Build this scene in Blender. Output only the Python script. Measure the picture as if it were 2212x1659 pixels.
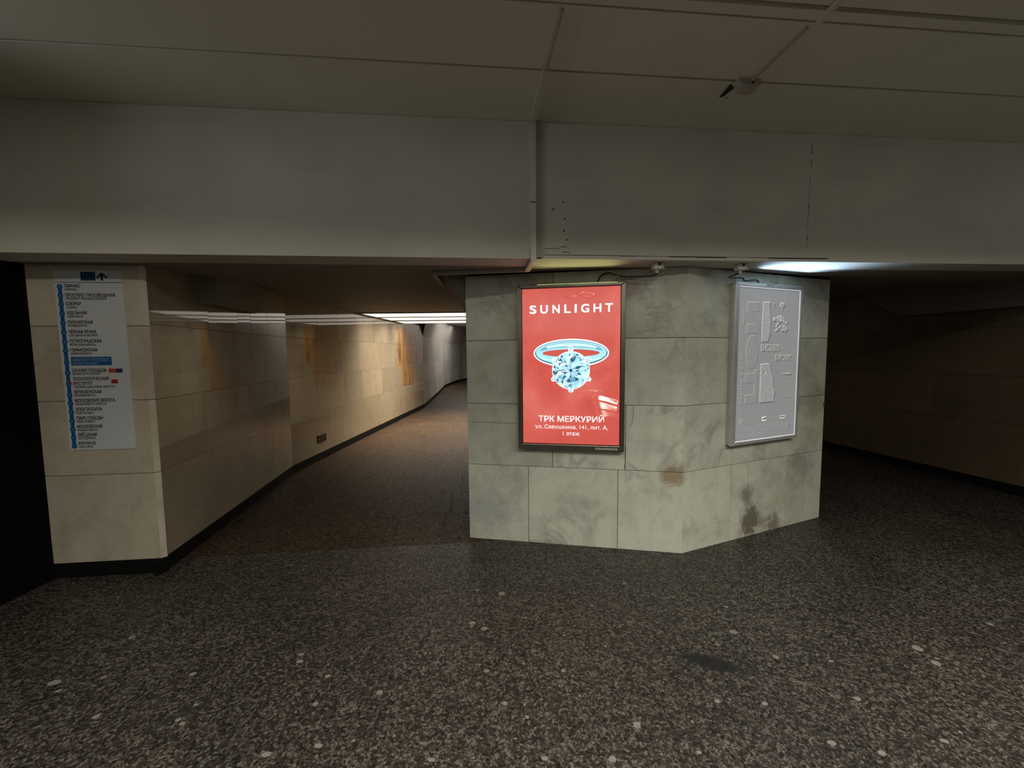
import bpy, math, random
from mathutils import Vector, Matrix

# ------------------------------------------------------------------ clear
for o in list(bpy.data.objects):
    bpy.data.objects.remove(o, do_unlink=True)
SC = bpy.context.scene
COL = SC.collection
random.seed(7)
PI = math.pi

# ------------------------------------------------------------------ camera
cd = bpy.data.cameras.new('camera')
cam = bpy.data.objects.new('camera', cd)
COL.objects.link(cam)
cd.sensor_width = 36.0
cd.lens = 882.36 * 36.0 / 2212.0
cd.clip_start = 0.05
cd.clip_end = 200
cam.matrix_world = Matrix.Translation((0, 0, 1.6)) @ Matrix.Rotation(PI / 2 - 0.0766, 4, 'X') @ Matrix.Rotation(-0.0102, 4, 'Z')
SC.camera = cam

# ------------------------------------------------------------------ colour management
SC.view_settings.view_transform = 'Standard'
SC.view_settings.look = 'None'
SC.view_settings.exposure = 0.0
SC.view_settings.gamma = 1.0
SC.view_settings.use_curve_mapping = False
SC.cycles.use_denoising = True
SC.cycles.max_bounces = 10
SC.cycles.diffuse_bounces = 6
SC.cycles.glossy_bounces = 4
SC.cycles.sample_clamp_indirect = 6.0

# beam axes: s runs along the big beam, d runs away from the hall through it
YAW = 0.0954
TX, TY = math.cos(YAW), math.sin(YAW)
def SD(s, d, z=0.0):
    return Vector((s * TX - d * TY, s * TY + d * TX, z))

# ------------------------------------------------------------------ world + big lights
w = bpy.data.worlds.new('world')
SC.world = w
w.use_nodes = True
w.node_tree.nodes['Background'].inputs[0].default_value = (1.0, 0.93, 0.84, 1)
w.node_tree.nodes['Background'].inputs[1].default_value = 0.0

def area(name, loc, aim, sx, sy, power, color, spread=180, along=None):
    l = bpy.data.lights.new(name, 'AREA')
    l.shape = 'RECTANGLE'
    l.size, l.size_y = sx, sy
    l.energy = power
    l.color = color
    l.spread = math.radians(spread)
    o = bpy.data.objects.new(name, l)
    COL.objects.link(o)
    z = -(Vector(aim) - Vector(loc)).normalized()
    x = Vector(along) if along else Vector((TX, TY, 0))
    x = (x - z * x.dot(z)).normalized()
    y = z.cross(x)
    m = Matrix((x, y, z)).transposed().to_4x4()
    m.translation = Vector(loc)
    o.matrix_world = m
    return o

# fluorescent row of the hall, behind an unseen board added to shape its light
area('hall_lamp', SD(2.0, 0.45, 2.90), SD(2.0, 1.45, 1.95), 4.2, 0.085, 24, (1.0, 0.975, 0.85))
area('hall_downlight', SD(1.1, 0.30, 2.95), SD(1.1, 0.30, 0), 6.6, 0.25, 138, (1.0, 0.975, 0.88), 126)
area('hall_fill_left', SD(-2.65, 0.45, 2.90), SD(-2.65, 1.45, 1.95), 0.9, 0.085, 8, (1.0, 0.93, 0.80))  # unseen section added to brighten the left pillar face
# an unseen fill added to lift the beam, then lamps in the side bays
area('hall_back_fill', SD(-0.6, -2.3, 2.42), SD(-0.6, -1.3, 1.9), 7.0, 1.0, 15, (1.0, 0.96, 0.86))
area('left_bay_lamp', SD(-4.4, 0.9, 2.62), SD(-3.2, 1.2, 3.12), 0.25, 1.2, 9, (0.95, 0.95, 1.0), 100)
area('right_bay_lamp', SD(5.0, 0.6, 2.6), SD(3.2, 1.3, 3.1), 0.25, 1.2, 5, (1.0, 0.96, 0.92))
# unseen fill added in the right passage; lamp down the left, past the bend
area('right_passage_fill', (3.7, 8.8, 2.25), (3.9, 8.0, 0), 0.8, 0.3, 5, (1.0, 0.78, 0.5))
area('passage_lamp', (-1.8, 17.5, 2.93), (-1.8, 17.5, 0), 1.6, 6.0, 90, (1.0, 0.95, 0.88))

# ------------------------------------------------------------------ mesh collector
class MB:
    def __init__(s):
        s.v, s.f, s.m, s.c = [], [], [], []
    def face(s, pts, mi=0, col=(0, 0, 0)):
        i = len(s.v)
        s.v += [tuple(p) for p in pts]
        s.f.append(tuple(range(i, i + len(pts))))
        s.m.append(mi)
        s.c.append(col)
    def solid(s, vs, fs, mi=0, col=(0, 0, 0)):
        i = len(s.v)
        s.v += [tuple(p) for p in vs]
        for f in fs:
            s.f.append(tuple(i + k for k in f))
            s.m.append(mi)
            s.c.append(col)
    def hexa(s, b, t, mi=0, col=(0, 0, 0)):
        # b, t: four bottom / top corners, counter-clockwise from above
        s.solid(list(b) + list(t), [(3, 2, 1, 0), (4, 5, 6, 7), (0, 1, 5, 4), (1, 2, 6, 5), (2, 3, 7, 6), (3, 0, 4, 7)], mi, col)
    def box(s, x0, x1, y0, y1, z0, z1, mi=0, bev=0.0, col=(0, 0, 0)):
        if bev <= 0:
            s.hexa([(x0, y0, z0), (x1, y0, z0), (x1, y1, z0), (x0, y1, z0)], [(x0, y0, z1), (x1, y0, z1), (x1, y1, z1), (x0, y1, z1)], mi, col)
            return
        b = bev
        # chamfered box: 24 vertices
        X, Y, Z = (x0, x1), (y0, y1), (z0, z1)
        vs, idx = [], {}
        for i in (0, 1):
            for j in (0, 1):
                for k in (0, 1):
                    sx, sy, sz = (1, -1)[i], (1, -1)[j], (1, -1)[k]
                    for a in range(3):
                        p = [X[i] + (0 if a == 0 else sx * b), Y[j] + (0 if a == 1 else sy * b), Z[k] + (0 if a == 2 else sz * b)]
                        idx[(i, j, k, a)] = len(vs)
                        vs.append(p)
        fs = []
        for a in range(3):
            o = [q for q in range(3) if q != a]
            for e in (0, 1):
                q = []
                for (m, n) in ((0, 0), (1, 0), (1, 1), (0, 1)):
                    c = [0, 0, 0]; c[a] = e; c[o[0]] = m; c[o[1]] = n
                    q.append(idx[(c[0], c[1], c[2], a)])
                flip = (e == 0) ^ (a == 1)
                fs.append(tuple(q[::-1] if flip else q))
        for a in range(3):
            o = [q for q in range(3) if q != a]
            for m in (0, 1):
                for n in (0, 1):
                    c0 = [0, 0, 0]; c1 = [0, 0, 0]
                    c0[a] = 0; c1[a] = 1
                    c0[o[0]] = c1[o[0]] = m; c0[o[1]] = c1[o[1]] = n
                    fs.append((idx[(*c0, o[0])], idx[(*c1, o[0])], idx[(*c1, o[1])], idx[(*c0, o[1])]))
        for i in (0, 1):
            for j in (0, 1):
                for k in (0, 1):
                    fs.append(tuple(idx[(i, j, k, a)] for a in range(3)))
        s.solid(vs, fs, mi, col)
    def tube(s, pts, r, n=10, mi=0, cap=True):
        pts = [Vector(p) for p in pts]
        rings = []
        prev = None
        for i, p in enumerate(pts):
            if i == 0: d = pts[1] - p
            elif i == len(pts) - 1: d = p - pts[i - 1]
            else: d = pts[i + 1] - pts[i - 1]
            d.normalize()
            ref = prev if prev is not None else (Vector((0, 0, 1)) if abs(d.z) < .9 else Vector((1, 0, 0)))
            a = (ref - d * ref.dot(d)).normalized()
            prev = a
            b = d.cross(a)
            rr = r[i] if isinstance(r, (list, tuple)) else r
            rings.append([p + (a * math.cos(2 * PI * k / n) + b * math.sin(2 * PI * k / n)) * rr for k in range(n)])
        vs = [v for q in rings for v in q]
        fs = []
        for i in range(len(rings) - 1):
            for k in range(n):
                fs.append((i * n + k, i * n + (k + 1) % n, (i + 1) * n + (k + 1) % n, (i + 1) * n + k))
        if cap:
            fs.append(tuple(range(n))[::-1])
            fs.append(tuple((len(rings) - 1) * n + k for k in range(n)))
        s.solid(vs, fs, mi)
    def prism(s, poly, y0, y1, mi=0):
        # polygon in x,z extruded from y0 (front) to y1
        n = len(poly)
        vs = [(p[0], y0, p[1]) for p in poly] + [(p[0], y1, p[1]) for p in poly]
        fs = [tuple(range(n)), tuple(range(2 * n - 1, n - 1, -1))]
        for i in range(n):
            j = (i + 1) % n
            fs.append((i, i + n, j + n, j))
        s.solid(vs, fs, mi)
    def build(s, name, mats, parent=None, smooth=False, weld=True):
        me = bpy.data.meshes.new(name)
        me.from_pydata(s.v, [], s.f)
        for m in (mats if isinstance(mats, (list, tuple)) else [mats]):
            me.materials.append(m)
        me.polygons.foreach_set('material_index', s.m)
        if smooth:
            me.polygons.foreach_set('use_smooth', [True] * len(s.f))
        if any(c != (0, 0, 0) for c in s.c):
            at = me.color_attributes.new('slab', 'FLOAT_COLOR', 'CORNER')
            k = 0
            for p, c in zip(me.polygons, s.c):
                for _ in p.loop_indices:
                    at.data[k].color = (c[0], c[1], c[2], 1)
                    k += 1
        me.update()
        import bmesh
        bm = bmesh.new(); bm.from_mesh(me)
        if weld: bmesh.ops.recalc_face_normals(bm, faces=bm.faces)
        bm.to_mesh(me); bm.free()
        o = bpy.data.objects.new(name, me)
        COL.objects.link(o)
        if parent is not None:
            o.parent = parent
        return o

def thing(name, label, cat, loc, rotz=0.0, group=None):
    o = bpy.data.objects.new(name, None)
    COL.objects.link(o)
    o.location = loc
    o.rotation_euler = (0, 0, rotz)
    o.empty_display_size = 0.1
    tag(o, label, cat, group)
    return o
def tag(o, label, cat, group=None):
    o['label'] = label
    o['category'] = cat
    if group: o['group'] = group
    return o
def struct(o):
    o['kind'] = 'structure'
    return o

# ------------------------------------------------------------------ materials
def nmat(name):
    m = bpy.data.materials.new(name)
    m.use_nodes = True
    return m, m.node_tree, m.node_tree.nodes, m.node_tree.links, m.node_tree.nodes['Principled BSDF']

def plain(name, col, rough=0.5, metal=0.0, spec=0.5, bump=0.0, bscale=200, var=0.0, vscale=8):
    m, nt, N, L, P = nmat(name)
    P.inputs['Base Color'].default_value = (*col, 1)
    P.inputs['Roughness'].default_value = rough
    P.inputs['Metallic'].default_value = metal
    P.inputs['Specular IOR Level'].default_value = spec
    tc = N.new('ShaderNodeTexCoord')
    n = N.new('ShaderNodeTexNoise'); n.inputs['Scale'].default_value = vscale; n.inputs['Detail'].default_value = 6
    L.new(tc.outputs['Object'], n.inputs['Vector'])
    mx = N.new('ShaderNodeMix'); mx.data_type = 'RGBA'
    mx.inputs[6].default_value = (*[c * (1 - var) for c in col], 1)
    mx.inputs[7].default_value = (*[min(1, c * (1 + var)) for c in col], 1)
    L.new(n.outputs['Fac'], mx.inputs[0])
    L.new(mx.outputs[2], P.inputs['Base Color'])
    if bump:
        b = N.new('ShaderNodeTexNoise'); b.inputs['Scale'].default_value = bscale
        L.new(tc.outputs['Object'], b.inputs['Vector'])
        bp = N.new('ShaderNodeBump'); bp.inputs['Strength'].default_value = bump; bp.inputs['Distance'].default_value = 0.002
        L.new(b.outputs['Fac'], bp.inputs['Height'])
        L.new(bp.outputs[0], P.inputs['Normal'])
    return m

def glow(name, col, strength=1.0):
    m, nt, N, L, P = nmat(name)
    P.inputs['Base Color'].default_value = (*[min(1, c * .5) for c in col], 1)
    P.inputs['Roughness'].default_value = 0.6
    P.inputs['Specular IOR Level'].default_value = 0.1
    P.inputs['Emission Color'].default_value = (*col, 1)
    P.inputs['Emission Strength'].default_value = strength
    return m

def math_(N, L, op, a, b=None, clamp=False):
    n = N.new('ShaderNodeMath'); n.operation = op; n.use_clamp = clamp
    for i, x in enumerate((a, b)):
        if x is None: continue
        if isinstance(x, (int, float)): n.inputs[i].default_value = x
        else: L.new(x, n.inputs[i])
    return n.outputs[0]
def ramp(N, L, src, stops):
    r = N.new('ShaderNodeValToRGB')
    el = r.color_ramp.elements
    while len(el) < len(stops): el.new(0.5)
    for e, (p, c) in zip(el, stops):
        e.position = p
        e.color = (*c, 1) if len(c) == 3 else c
    L.new(src, r.inputs[0])
    return r.outputs[0]
def mix(N, L, fac, a, b, mode='MIX'):
    n = N.new('ShaderNodeMix'); n.data_type = 'RGBA'; n.blend_type = mode
    if isinstance(fac, (int, float)): n.inputs[0].default_value = fac
    else: L.new(fac, n.inputs[0])
    for i, x in ((6, a), (7, b)):
        if isinstance(x, tuple): n.inputs[i].default_value = (*x, 1)
        else: L.new(x, n.inputs[i])
    return n.outputs[2]
G3 = lambda v: (v, v, v)

def marble(name, base, vein=(0.20, 0.20, 0.19), tint=(0.5, 0.42, 0.28), rough=0.25, veins=1.0, stain=False, cloud=0.5, bump=0.02, spots=()):
    m, nt, N, L, P = nmat(name)
    tc = N.new('ShaderNodeTexCoord')
    at = N.new('ShaderNodeAttribute'); at.attribute_name = 'slab'
    sc = N.new('ShaderNodeVectorMath'); sc.operation = 'SCALE'; sc.inputs['Scale'].default_value = 23
    L.new(at.outputs['Color'], sc.inputs[0])
    ad = N.new('ShaderNodeVectorMath'); ad.operation = 'ADD'
    L.new(tc.outputs['Object'], ad.inputs[0]); L.new(sc.outputs[0], ad.inputs[1])
    vec = ad.outputs[0]
    sep = N.new('ShaderNodeSeparateColor'); L.new(at.outputs['Color'], sep.inputs[0])
    def noise(scale, detail=6, dist=0.0, rgh=0.55, v=vec):
        n = N.new('ShaderNodeTexNoise')
        n.inputs['Scale'].default_value = scale; n.inputs['Detail'].default_value = detail
        n.inputs['Distortion'].default_value = dist; n.inputs['Roughness'].default_value = rgh
        L.new(v, n.inputs['Vector'])
        return n.outputs['Fac']
    cl = noise(4.2, 12, 0.3, 0.7)
    c = ramp(N, L, cl, [(0.28, tuple(b * (1 - cloud * .55) for b in base)), (0.5, base), (0.72, tuple(min(1, b * (1 + cloud * .22)) for b in base))])
    # warm / grey tint per slab and in clouds
    w1 = math_(N, L, 'MULTIPLY', ramp(N, L, noise(1.6, 6, 1.2), [(0.45, G3(0)), (0.75, G3(1))]), math_(N, L, 'MULTIPLY', sep.outputs[1], 0.55))
    c = mix(N, L, w1, c, tint)
    # veins
    v1 = math_(N, L, 'ABSOLUTE', math_(N, L, 'SUBTRACT', noise(1.5, 7, 1.6, 0.6), 0.5))
    vm = ramp(N, L, v1, [(0.0, G3(1)), (0.018, G3(.55)), (0.05, G3(0))])
    msk = ramp(N, L, noise(1.1, 3), [(0.5, G3(0)), (0.68, G3(1))])
    c = mix(N, L, math_(N, L, 'MULTIPLY', math_(N, L, 'MULTIPLY', vm, msk), 0.62 * veins), c, vein)
    # small dirt marks and pits
    sp = ramp(N, L, noise(38, 3, 0.4, 0.6), [(0.66, G3(0)), (0.74, G3(1))])
    spm = ramp(N, L, noise(3.2, 4), [(0.45, G3(0)), (0.7, G3(1))])
    c = mix(N, L, math_(N, L, 'MULTIPLY', math_(N, L, 'MULTIPLY', sp, spm), 0.6), c, tuple(x * .8 for x in vein))
    # vertical smears
    mp = N.new('ShaderNodeMapping'); mp.inputs['Scale'].default_value = (9, 9, 0.9); L.new(vec, mp.inputs[0])
    sm = ramp(N, L, noise(1.0, 5, 0.2, 0.5, mp.outputs[0]), [(0.5, G3(0)), (0.8, G3(1))])
    c = mix(N, L, math_(N, L, 'MULTIPLY', sm, 0.22), c, tuple(x * .55 for x in base))
    # slab brightness
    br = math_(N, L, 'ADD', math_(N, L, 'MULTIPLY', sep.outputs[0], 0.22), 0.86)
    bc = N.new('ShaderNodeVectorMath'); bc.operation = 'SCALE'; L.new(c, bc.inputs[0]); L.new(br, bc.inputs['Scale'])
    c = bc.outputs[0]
    for (px_, py_, pz_), rad_, col_, amt in spots:
        dv_ = N.new('ShaderNodeVectorMath'); dv_.operation = 'DISTANCE'; L.new(tc.outputs['Object'], dv_.inputs[0]); dv_.inputs[1].default_value = (px_, py_, pz_)
        f_ = math_(N, L, 'ADD', math_(N, L, 'DIVIDE', dv_.outputs['Value'], rad_), math_(N, L, 'MULTIPLY', math_(N, L, 'SUBTRACT', noise(9, 8, 0.8, 0.7, tc.outputs['Object']), 0.5), 2.2))
        c = mix(N, L, math_(N, L, 'MULTIPLY', ramp(N, L, f_, [(0.35, G3(1)), (0.75, G3(0.25)), (1.0, G3(0))]), amt), c, col_)
    if stain:
        sx = N.new('ShaderNodeSeparateXYZ'); L.new(tc.outputs['Object'], sx.inputs[0])
        wob = noise(7, 5, 0.5, 0.6, tc.outputs['Object'])
        yy = math_(N, L, 'ADD', sx.outputs[1], math_(N, L, 'MULTIPLY', math_(N, L, 'SUBTRACT', wob, 0.5), 0.7))
        zz = sx.outputs[2]
        def band(val, a, b, s):
            lo = N.new('ShaderNodeMapRange'); lo.interpolation_type = 'SMOOTHSTEP'
            lo.inputs[1].default_value = a; lo.inputs[2].default_value = a + s; L.new(val, lo.inputs[0])
            hi = N.new('ShaderNodeMapRange'); hi.interpolation_type = 'SMOOTHSTEP'
            hi.inputs[1].default_value = b - s; hi.inputs[2].default_value = b; hi.inputs[3].default_value = 1; hi.inputs[4].default_value = 0
            L.new(val, hi.inputs[0])
            return math_(N, L, 'MULTIPLY', lo.outputs[0], hi.outputs[0])
        up = math_(N, L, 'MULTIPLY', band(yy, 9.75, 11.55, 0.08), band(zz, 1.29, 2.27, 0.03))
        dn = math_(N, L, 'MULTIPLY', band(yy, 10.05, 11.1, 0.1), band(zz, 0.77, 1.30, 0.03))
        mk = math_(N, L, 'MAXIMUM', up, dn)
        mp2 = N.new('ShaderNodeMapping'); mp2.inputs['Scale'].default_value = (6, 6, 1.6); L.new(tc.outputs['Object'], mp2.inputs[0])
        run = noise(1.0, 5, 0.5, 0.6, mp2.outputs[0])
        oc = ramp(N, L, run, [(0.34, (0.13, 0.05, 0.008)), (0.46, (0.34, 0.155, 0.032)), (0.64, (0.42, 0.215, 0.06)), (0.71, (0.60, 0.50, 0.36))])
        c = mix(N, L, math_(N, L, 'MULTIPLY', mk, 0.97), c, oc)
    L.new(c, P.inputs['Base Color'])
    rr = ramp(N, L, cl, [(0.3, G3(min(1, rough * 1.35))), (0.7, G3(rough))])
    L.new(rr, P.inputs['Roughness'])
    P.inputs['Specular IOR Level'].default_value = 0.5
    bp = N.new('ShaderNodeBump'); bp.inputs['Strength'].default_value = bump; bp.inputs['Distance'].default_value = 0.004
    L.new(noise(5, 3), bp.inputs['Height']); L.new(bp.outputs[0], P.inputs['Normal'])
    return m

def plaster(name, col, dirt=0.25, crack=None):
    m, nt, N, L, P = nmat(name)
    tc = N.new('ShaderNodeTexCoord')
    def noise(scale, detail=6, dist=0.0, v=None):
        n = N.new('ShaderNodeTexNoise'); n.inputs['Scale'].default_value = scale; n.inputs['Detail'].default_value = detail
        n.inputs['Distortion'].default_value = dist
        L.new(v or tc.outputs['Object'], n.inputs['Vector'])
        return n.outputs['Fac']
    c = mix(N, L, ramp(N, L, noise(1.3, 7, 0.5), [(0.35, G3(0)), (0.7, G3(1))]), tuple(x * (1 - dirt * .5) for x in col), col)
    mp = N.new('ShaderNodeMapping'); mp.inputs['Scale'].default_value = (1.0, 1.0, 5.0); L.new(tc.outputs['Object'], mp.inputs[0])
    sm = ramp(N, L, noise(1.4, 5, 0.6, mp.outputs[0]), [(0.58, G3(0)), (0.8, G3(1))])
    c = mix(N, L, math_(N, L, 'MULTIPLY', sm, dirt), c, tuple(x * .55 for x in col))
    sp = ramp(N, L, noise(21, 3, 0.2), [(0.72, G3(0)), (0.78, G3(1))])
    c = mix(N, L, math_(N, L, 'MULTIPLY', sp, dirt * .7), c, tuple(x * .4 for x in col))
    L.new(c, P.inputs['Base Color'])
    P.inputs['Roughness'].default_value = 0.75
    P.inputs['Specular IOR Level'].default_value = 0.25
    bp = N.new('ShaderNodeBump'); bp.inputs['Strength'].default_value = 0.12; bp.inputs['Distance'].default_value = 0.004
    L.new(noise(14, 6), bp.inputs['Height']); L.new(bp.outputs[0], P.inputs['Normal'])
    return m

def granite(name, dark, mid, light, rough=0.42, scale=62, gum=True, smudge=False, spec=0.35):
    m, nt, N, L, P = nmat(name)
    tc = N.new('ShaderNodeTexCoord')
    O = tc.outputs['Object']
    def noise(s, d=5, ds=0.0):
        n = N.new('ShaderNodeTexNoise'); n.inputs['Scale'].default_value = s; n.inputs['Detail'].default_value = d; n.inputs['Distortion'].default_value = ds
        L.new(O, n.inputs['Vector']); return n.outputs['Fac']
    def vor(s):
        n = N.new('ShaderNodeTexVoronoi'); n.inputs['Scale'].default_value = s; L.new(O, n.inputs['Vector']); return n
    a = vor(scale); b = vor(scale * 2.1)
    sa = N.new('ShaderNodeSeparateColor'); L.new(a.outputs['Color'], sa.inputs[0])
    sb = N.new('ShaderNodeSeparateColor'); L.new(b.outputs['Color'], sb.inputs[0])
    g = math_(N, L, 'ADD', math_(N, L, 'MULTIPLY', sa.outputs[0], 0.55), math_(N, L, 'MULTIPLY', sb.outputs[0], 0.45))
    c = ramp(N, L, g, [(0.27, dark), (0.47, mid), (0.60, tuple(x * 1.3 for x in mid)), (0.86, light)])
    # hue wander of single grains
    c = mix(N, L, math_(N, L, 'MULTIPLY', sa.outputs[2], 0.28), c, (mid[0] * 1.25, mid[1] * .9, mid[2] * .72))
    big = ramp(N, L, noise(0.9, 6, 0.8), [(0.35, G3(0.78)), (0.65, G3(1.1))])
    c = mix(N, L, 1.0, c, big, 'MULTIPLY')
    # sparse pale chips
    p = vor(7.5); sp = N.new('ShaderNodeSeparateColor'); L.new(p.outputs['Color'], sp.inputs[0])
    rad = math_(N, L, 'MULTIPLY', math_(N, L, 'POWER', sp.outputs[1], 6.0), 0.10)
    ck = math_(N, L, 'LESS_THAN', p.outputs['Distance'], rad)
    c = mix(N, L, math_(N, L, 'MULTIPLY', ck, 0.75), c, (0.20, 0.185, 0.155))
    if smudge:
        sx = N.new('ShaderNodeSeparateXYZ'); L.new(O, sx.inputs[0])
        # elongated dark scuff
        dx = math_(N, L, 'SUBTRACT', sx.outputs[0], 1.0); dy = math_(N, L, 'SUBTRACT', sx.outputs[1], 1.985)
        u = math_(N, L, 'ADD', math_(N, L, 'MULTIPLY', dx, 0.918), math_(N, L, 'MULTIPLY', dy, -0.396))
        v = math_(N, L, 'ADD', math_(N, L, 'MULTIPLY', dx, 0.396), math_(N, L, 'MULTIPLY', dy, 0.918))
        r = math_(N, L, 'ADD', math_(N, L, 'POWER', math_(N, L, 'DIVIDE', u, 0.175), 2.0), math_(N, L, 'POWER', math_(N, L, 'DIVIDE', v, 0.055), 2.0))
        r = math_(N, L, 'ADD', r, math_(N, L, 'MULTIPLY', math_(N, L, 'SUBTRACT', noise(30, 5), 0.5), 1.6))
        mk = ramp(N, L, r, [(0.45, G3(1)), (1.0, G3(0))])
        c = mix(N, L, math_(N, L, 'MULTIPLY', mk, 0.92), c, (0.006, 0.0065, 0.007))
        dx = math_(N, L, 'ADD', sx.outputs[0], 1.50); dy = math_(N, L, 'SUBTRACT', sx.outputs[1], 1.70)
        u = math_(N, L, 'ADD', math_(N, L, 'MULTIPLY', dx, 0.75), math_(N, L, 'MULTIPLY', dy, 0.66))
        v = math_(N, L, 'ADD', math_(N, L, 'MULTIPLY', dx, -0.66), math_(N, L, 'MULTIPLY', dy, 0.75))
        r = math_(N, L, 'ADD', math_(N, L, 'POWER', math_(N, L, 'DIVIDE', u, 0.16), 2.0), math_(N, L, 'POWER', math_(N, L, 'DIVIDE', v, 0.022), 2.0))
        mk = ramp(N, L, r, [(0.2, G3(1)), (1.0, G3(0))])
        c = mix(N, L, math_(N, L, 'MULTIPLY', mk, 0.6), c, (0.02, 0.017, 0.015))
    L.new(c, P.inputs['Base Color'])
    rr = ramp(N, L, g, [(0.2, G3(rough + .1)), (0.8, G3(rough - .06))])
    L.new(rr, P.inputs['Roughness'])
    P.inputs['Specular IOR Level'].default_value = spec
    bp = N.new('ShaderNodeBump'); bp.inputs['Strength'].default_value = 0.12; bp.inputs['Distance'].default_value = 0.002
    L.new(g, bp.inputs['Height']); L.new(bp.outputs[0], P.inputs['Normal'])
    return m

M = {}
M['marble_pillar'] = marble('marble_pillar', (0.63, 0.645, 0.53), vein=(0.15, 0.15, 0.135), tint=(0.44, 0.36, 0.24), rough=0.36, veins=0.8, cloud=0.62, spots=(((2.055, 3.43, .12), .20, (.13, .10, .055), .85), ((2.00, 3.41, .36), .13, (.20, .17, .11), .7), ((2.33, 3.55, .05), .14, (.15, .115, .06), .7), ((1.255, 3.137, .62), .13, (.30, .22, .11), .8), ((2.65, 3.68, .55), .20, (.26, .25, .22), .6), ((-.25, 3.417, .25), .28, (.34, .35, .36), .6), ((.92, 3.2, 2.10), .14, (.22, .15, .085), .5), ((2.80, 3.75, 1.1), .22, (.33, .28, .2), .6)))
M['marble_left'] = marble('marble_left', (0.56, 0.50, 0.38), vein=(0.20, 0.18, 0.13), tint=(0.45, 0.36, 0.22), rough=0.34, veins=0.4)
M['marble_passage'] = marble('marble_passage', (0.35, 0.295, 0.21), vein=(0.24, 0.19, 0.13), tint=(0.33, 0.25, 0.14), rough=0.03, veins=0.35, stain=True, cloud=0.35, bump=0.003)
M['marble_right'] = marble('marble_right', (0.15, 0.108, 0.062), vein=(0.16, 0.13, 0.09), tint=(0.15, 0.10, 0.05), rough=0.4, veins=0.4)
M['marble_far'] = marble('marble_far', (0.60, 0.57, 0.52), vein=(0.22, 0.2, 0.17), tint=(0.42, 0.38, 0.3), rough=0.3, veins=0.5)
M['grout'] = plain('grout', (0.045, 0.04, 0.03), 0.9, var=0.3)
M['grout_pale'] = plain('grout_pale', (0.15, 0.125, 0.085), 0.9, var=0.3)
M['ceiling_paint'] = plaster('ceiling_paint', (0.74, 0.71, 0.58), 0.12)
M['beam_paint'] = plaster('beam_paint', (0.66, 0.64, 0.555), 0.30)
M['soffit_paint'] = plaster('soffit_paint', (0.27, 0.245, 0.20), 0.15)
M['vault_paint'] = plaster('vault_paint', (0.52, 0.49, 0.45), 0.1)
M['dark_gap'] = plain('dark_gap', (0.02, 0.019, 0.016), 0.9, var=0.2)
M['black_stone'] = plain('black_stone', (0.006, 0.006, 0.006), 0.6, spec=0.15, var=0.3)
M['black_wall'] = plain('black_wall', (0.004, 0.004, 0.004), 0.8, spec=0.05, var=0.3)
M['chip_white'] = plain('chip_white', (0.55, 0.53, 0.49), 0.8, var=0.2, vscale=40)
M['floor'] = granite('floor', (0.0035, 0.003, 0.0026), (0.033, 0.0285, 0.023), (0.155, 0.14, 0.117), 0.45, 84, smudge=True)
M['floor_passage'] = granite('floor_passage', (0.014, 0.009, 0.006), (0.050, 0.033, 0.020), (0.11, 0.078, 0.052), 0.5, 70, spec=0.10)
M['gum'] = plain('gum', (0.175, 0.16, 0.135), 0.7, var=0.4, vscale=60)
M['trunk'] = plain('trunk', (0.62, 0.60, 0.54), 0.45, var=0.06)
M['trunk_dirty'] = plain('trunk_dirty', (0.42, 0.39, 0.32), 0.6, var=0.15)
M['box_plastic'] = plain('box_plastic', (0.62, 0.59, 0.50), 0.45, var=0.1, vscale=30)
M['cable'] = plain('cable', (0.012, 0.012, 0.012), 0.5)
M['rust'] = plain('rust', (0.035, 0.02, 0.010), 0.6, metal=0.2, var=0.4, vscale=40)
M['screw'] = plain('screw', (0.6, 0.58, 0.55), 0.3, metal=1.0)
M['alu'] = plain('alu', (0.60, 0.595, 0.59), 0.42, metal=0.45, var=0.12, vscale=14)
M['alu_dark'] = plain('alu_dark', (0.24, 0.225, 0.18), 0.30, metal=0.85, var=0.15, vscale=14)
M['alu_side'] = plain('alu_side', (0.50, 0.47, 0.40), 0.5, metal=0.0, var=0.12, vscale=14)
M['gasket'] = plain('gasket', (0.012, 0.012, 0.014), 0.6)
M['edge_highlight'] = glow('edge_highlight', (0.75, 0.76, 0.80), 0.85)  # glowing border stands in for white reflections round the grey poster
M['sticker'] = plain('sticker', (0.50, 0.48, 0.42), 0.6, var=0.1)
M['ink'] = plain('ink', (0.012, 0.012, 0.012), 0.5)

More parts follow.
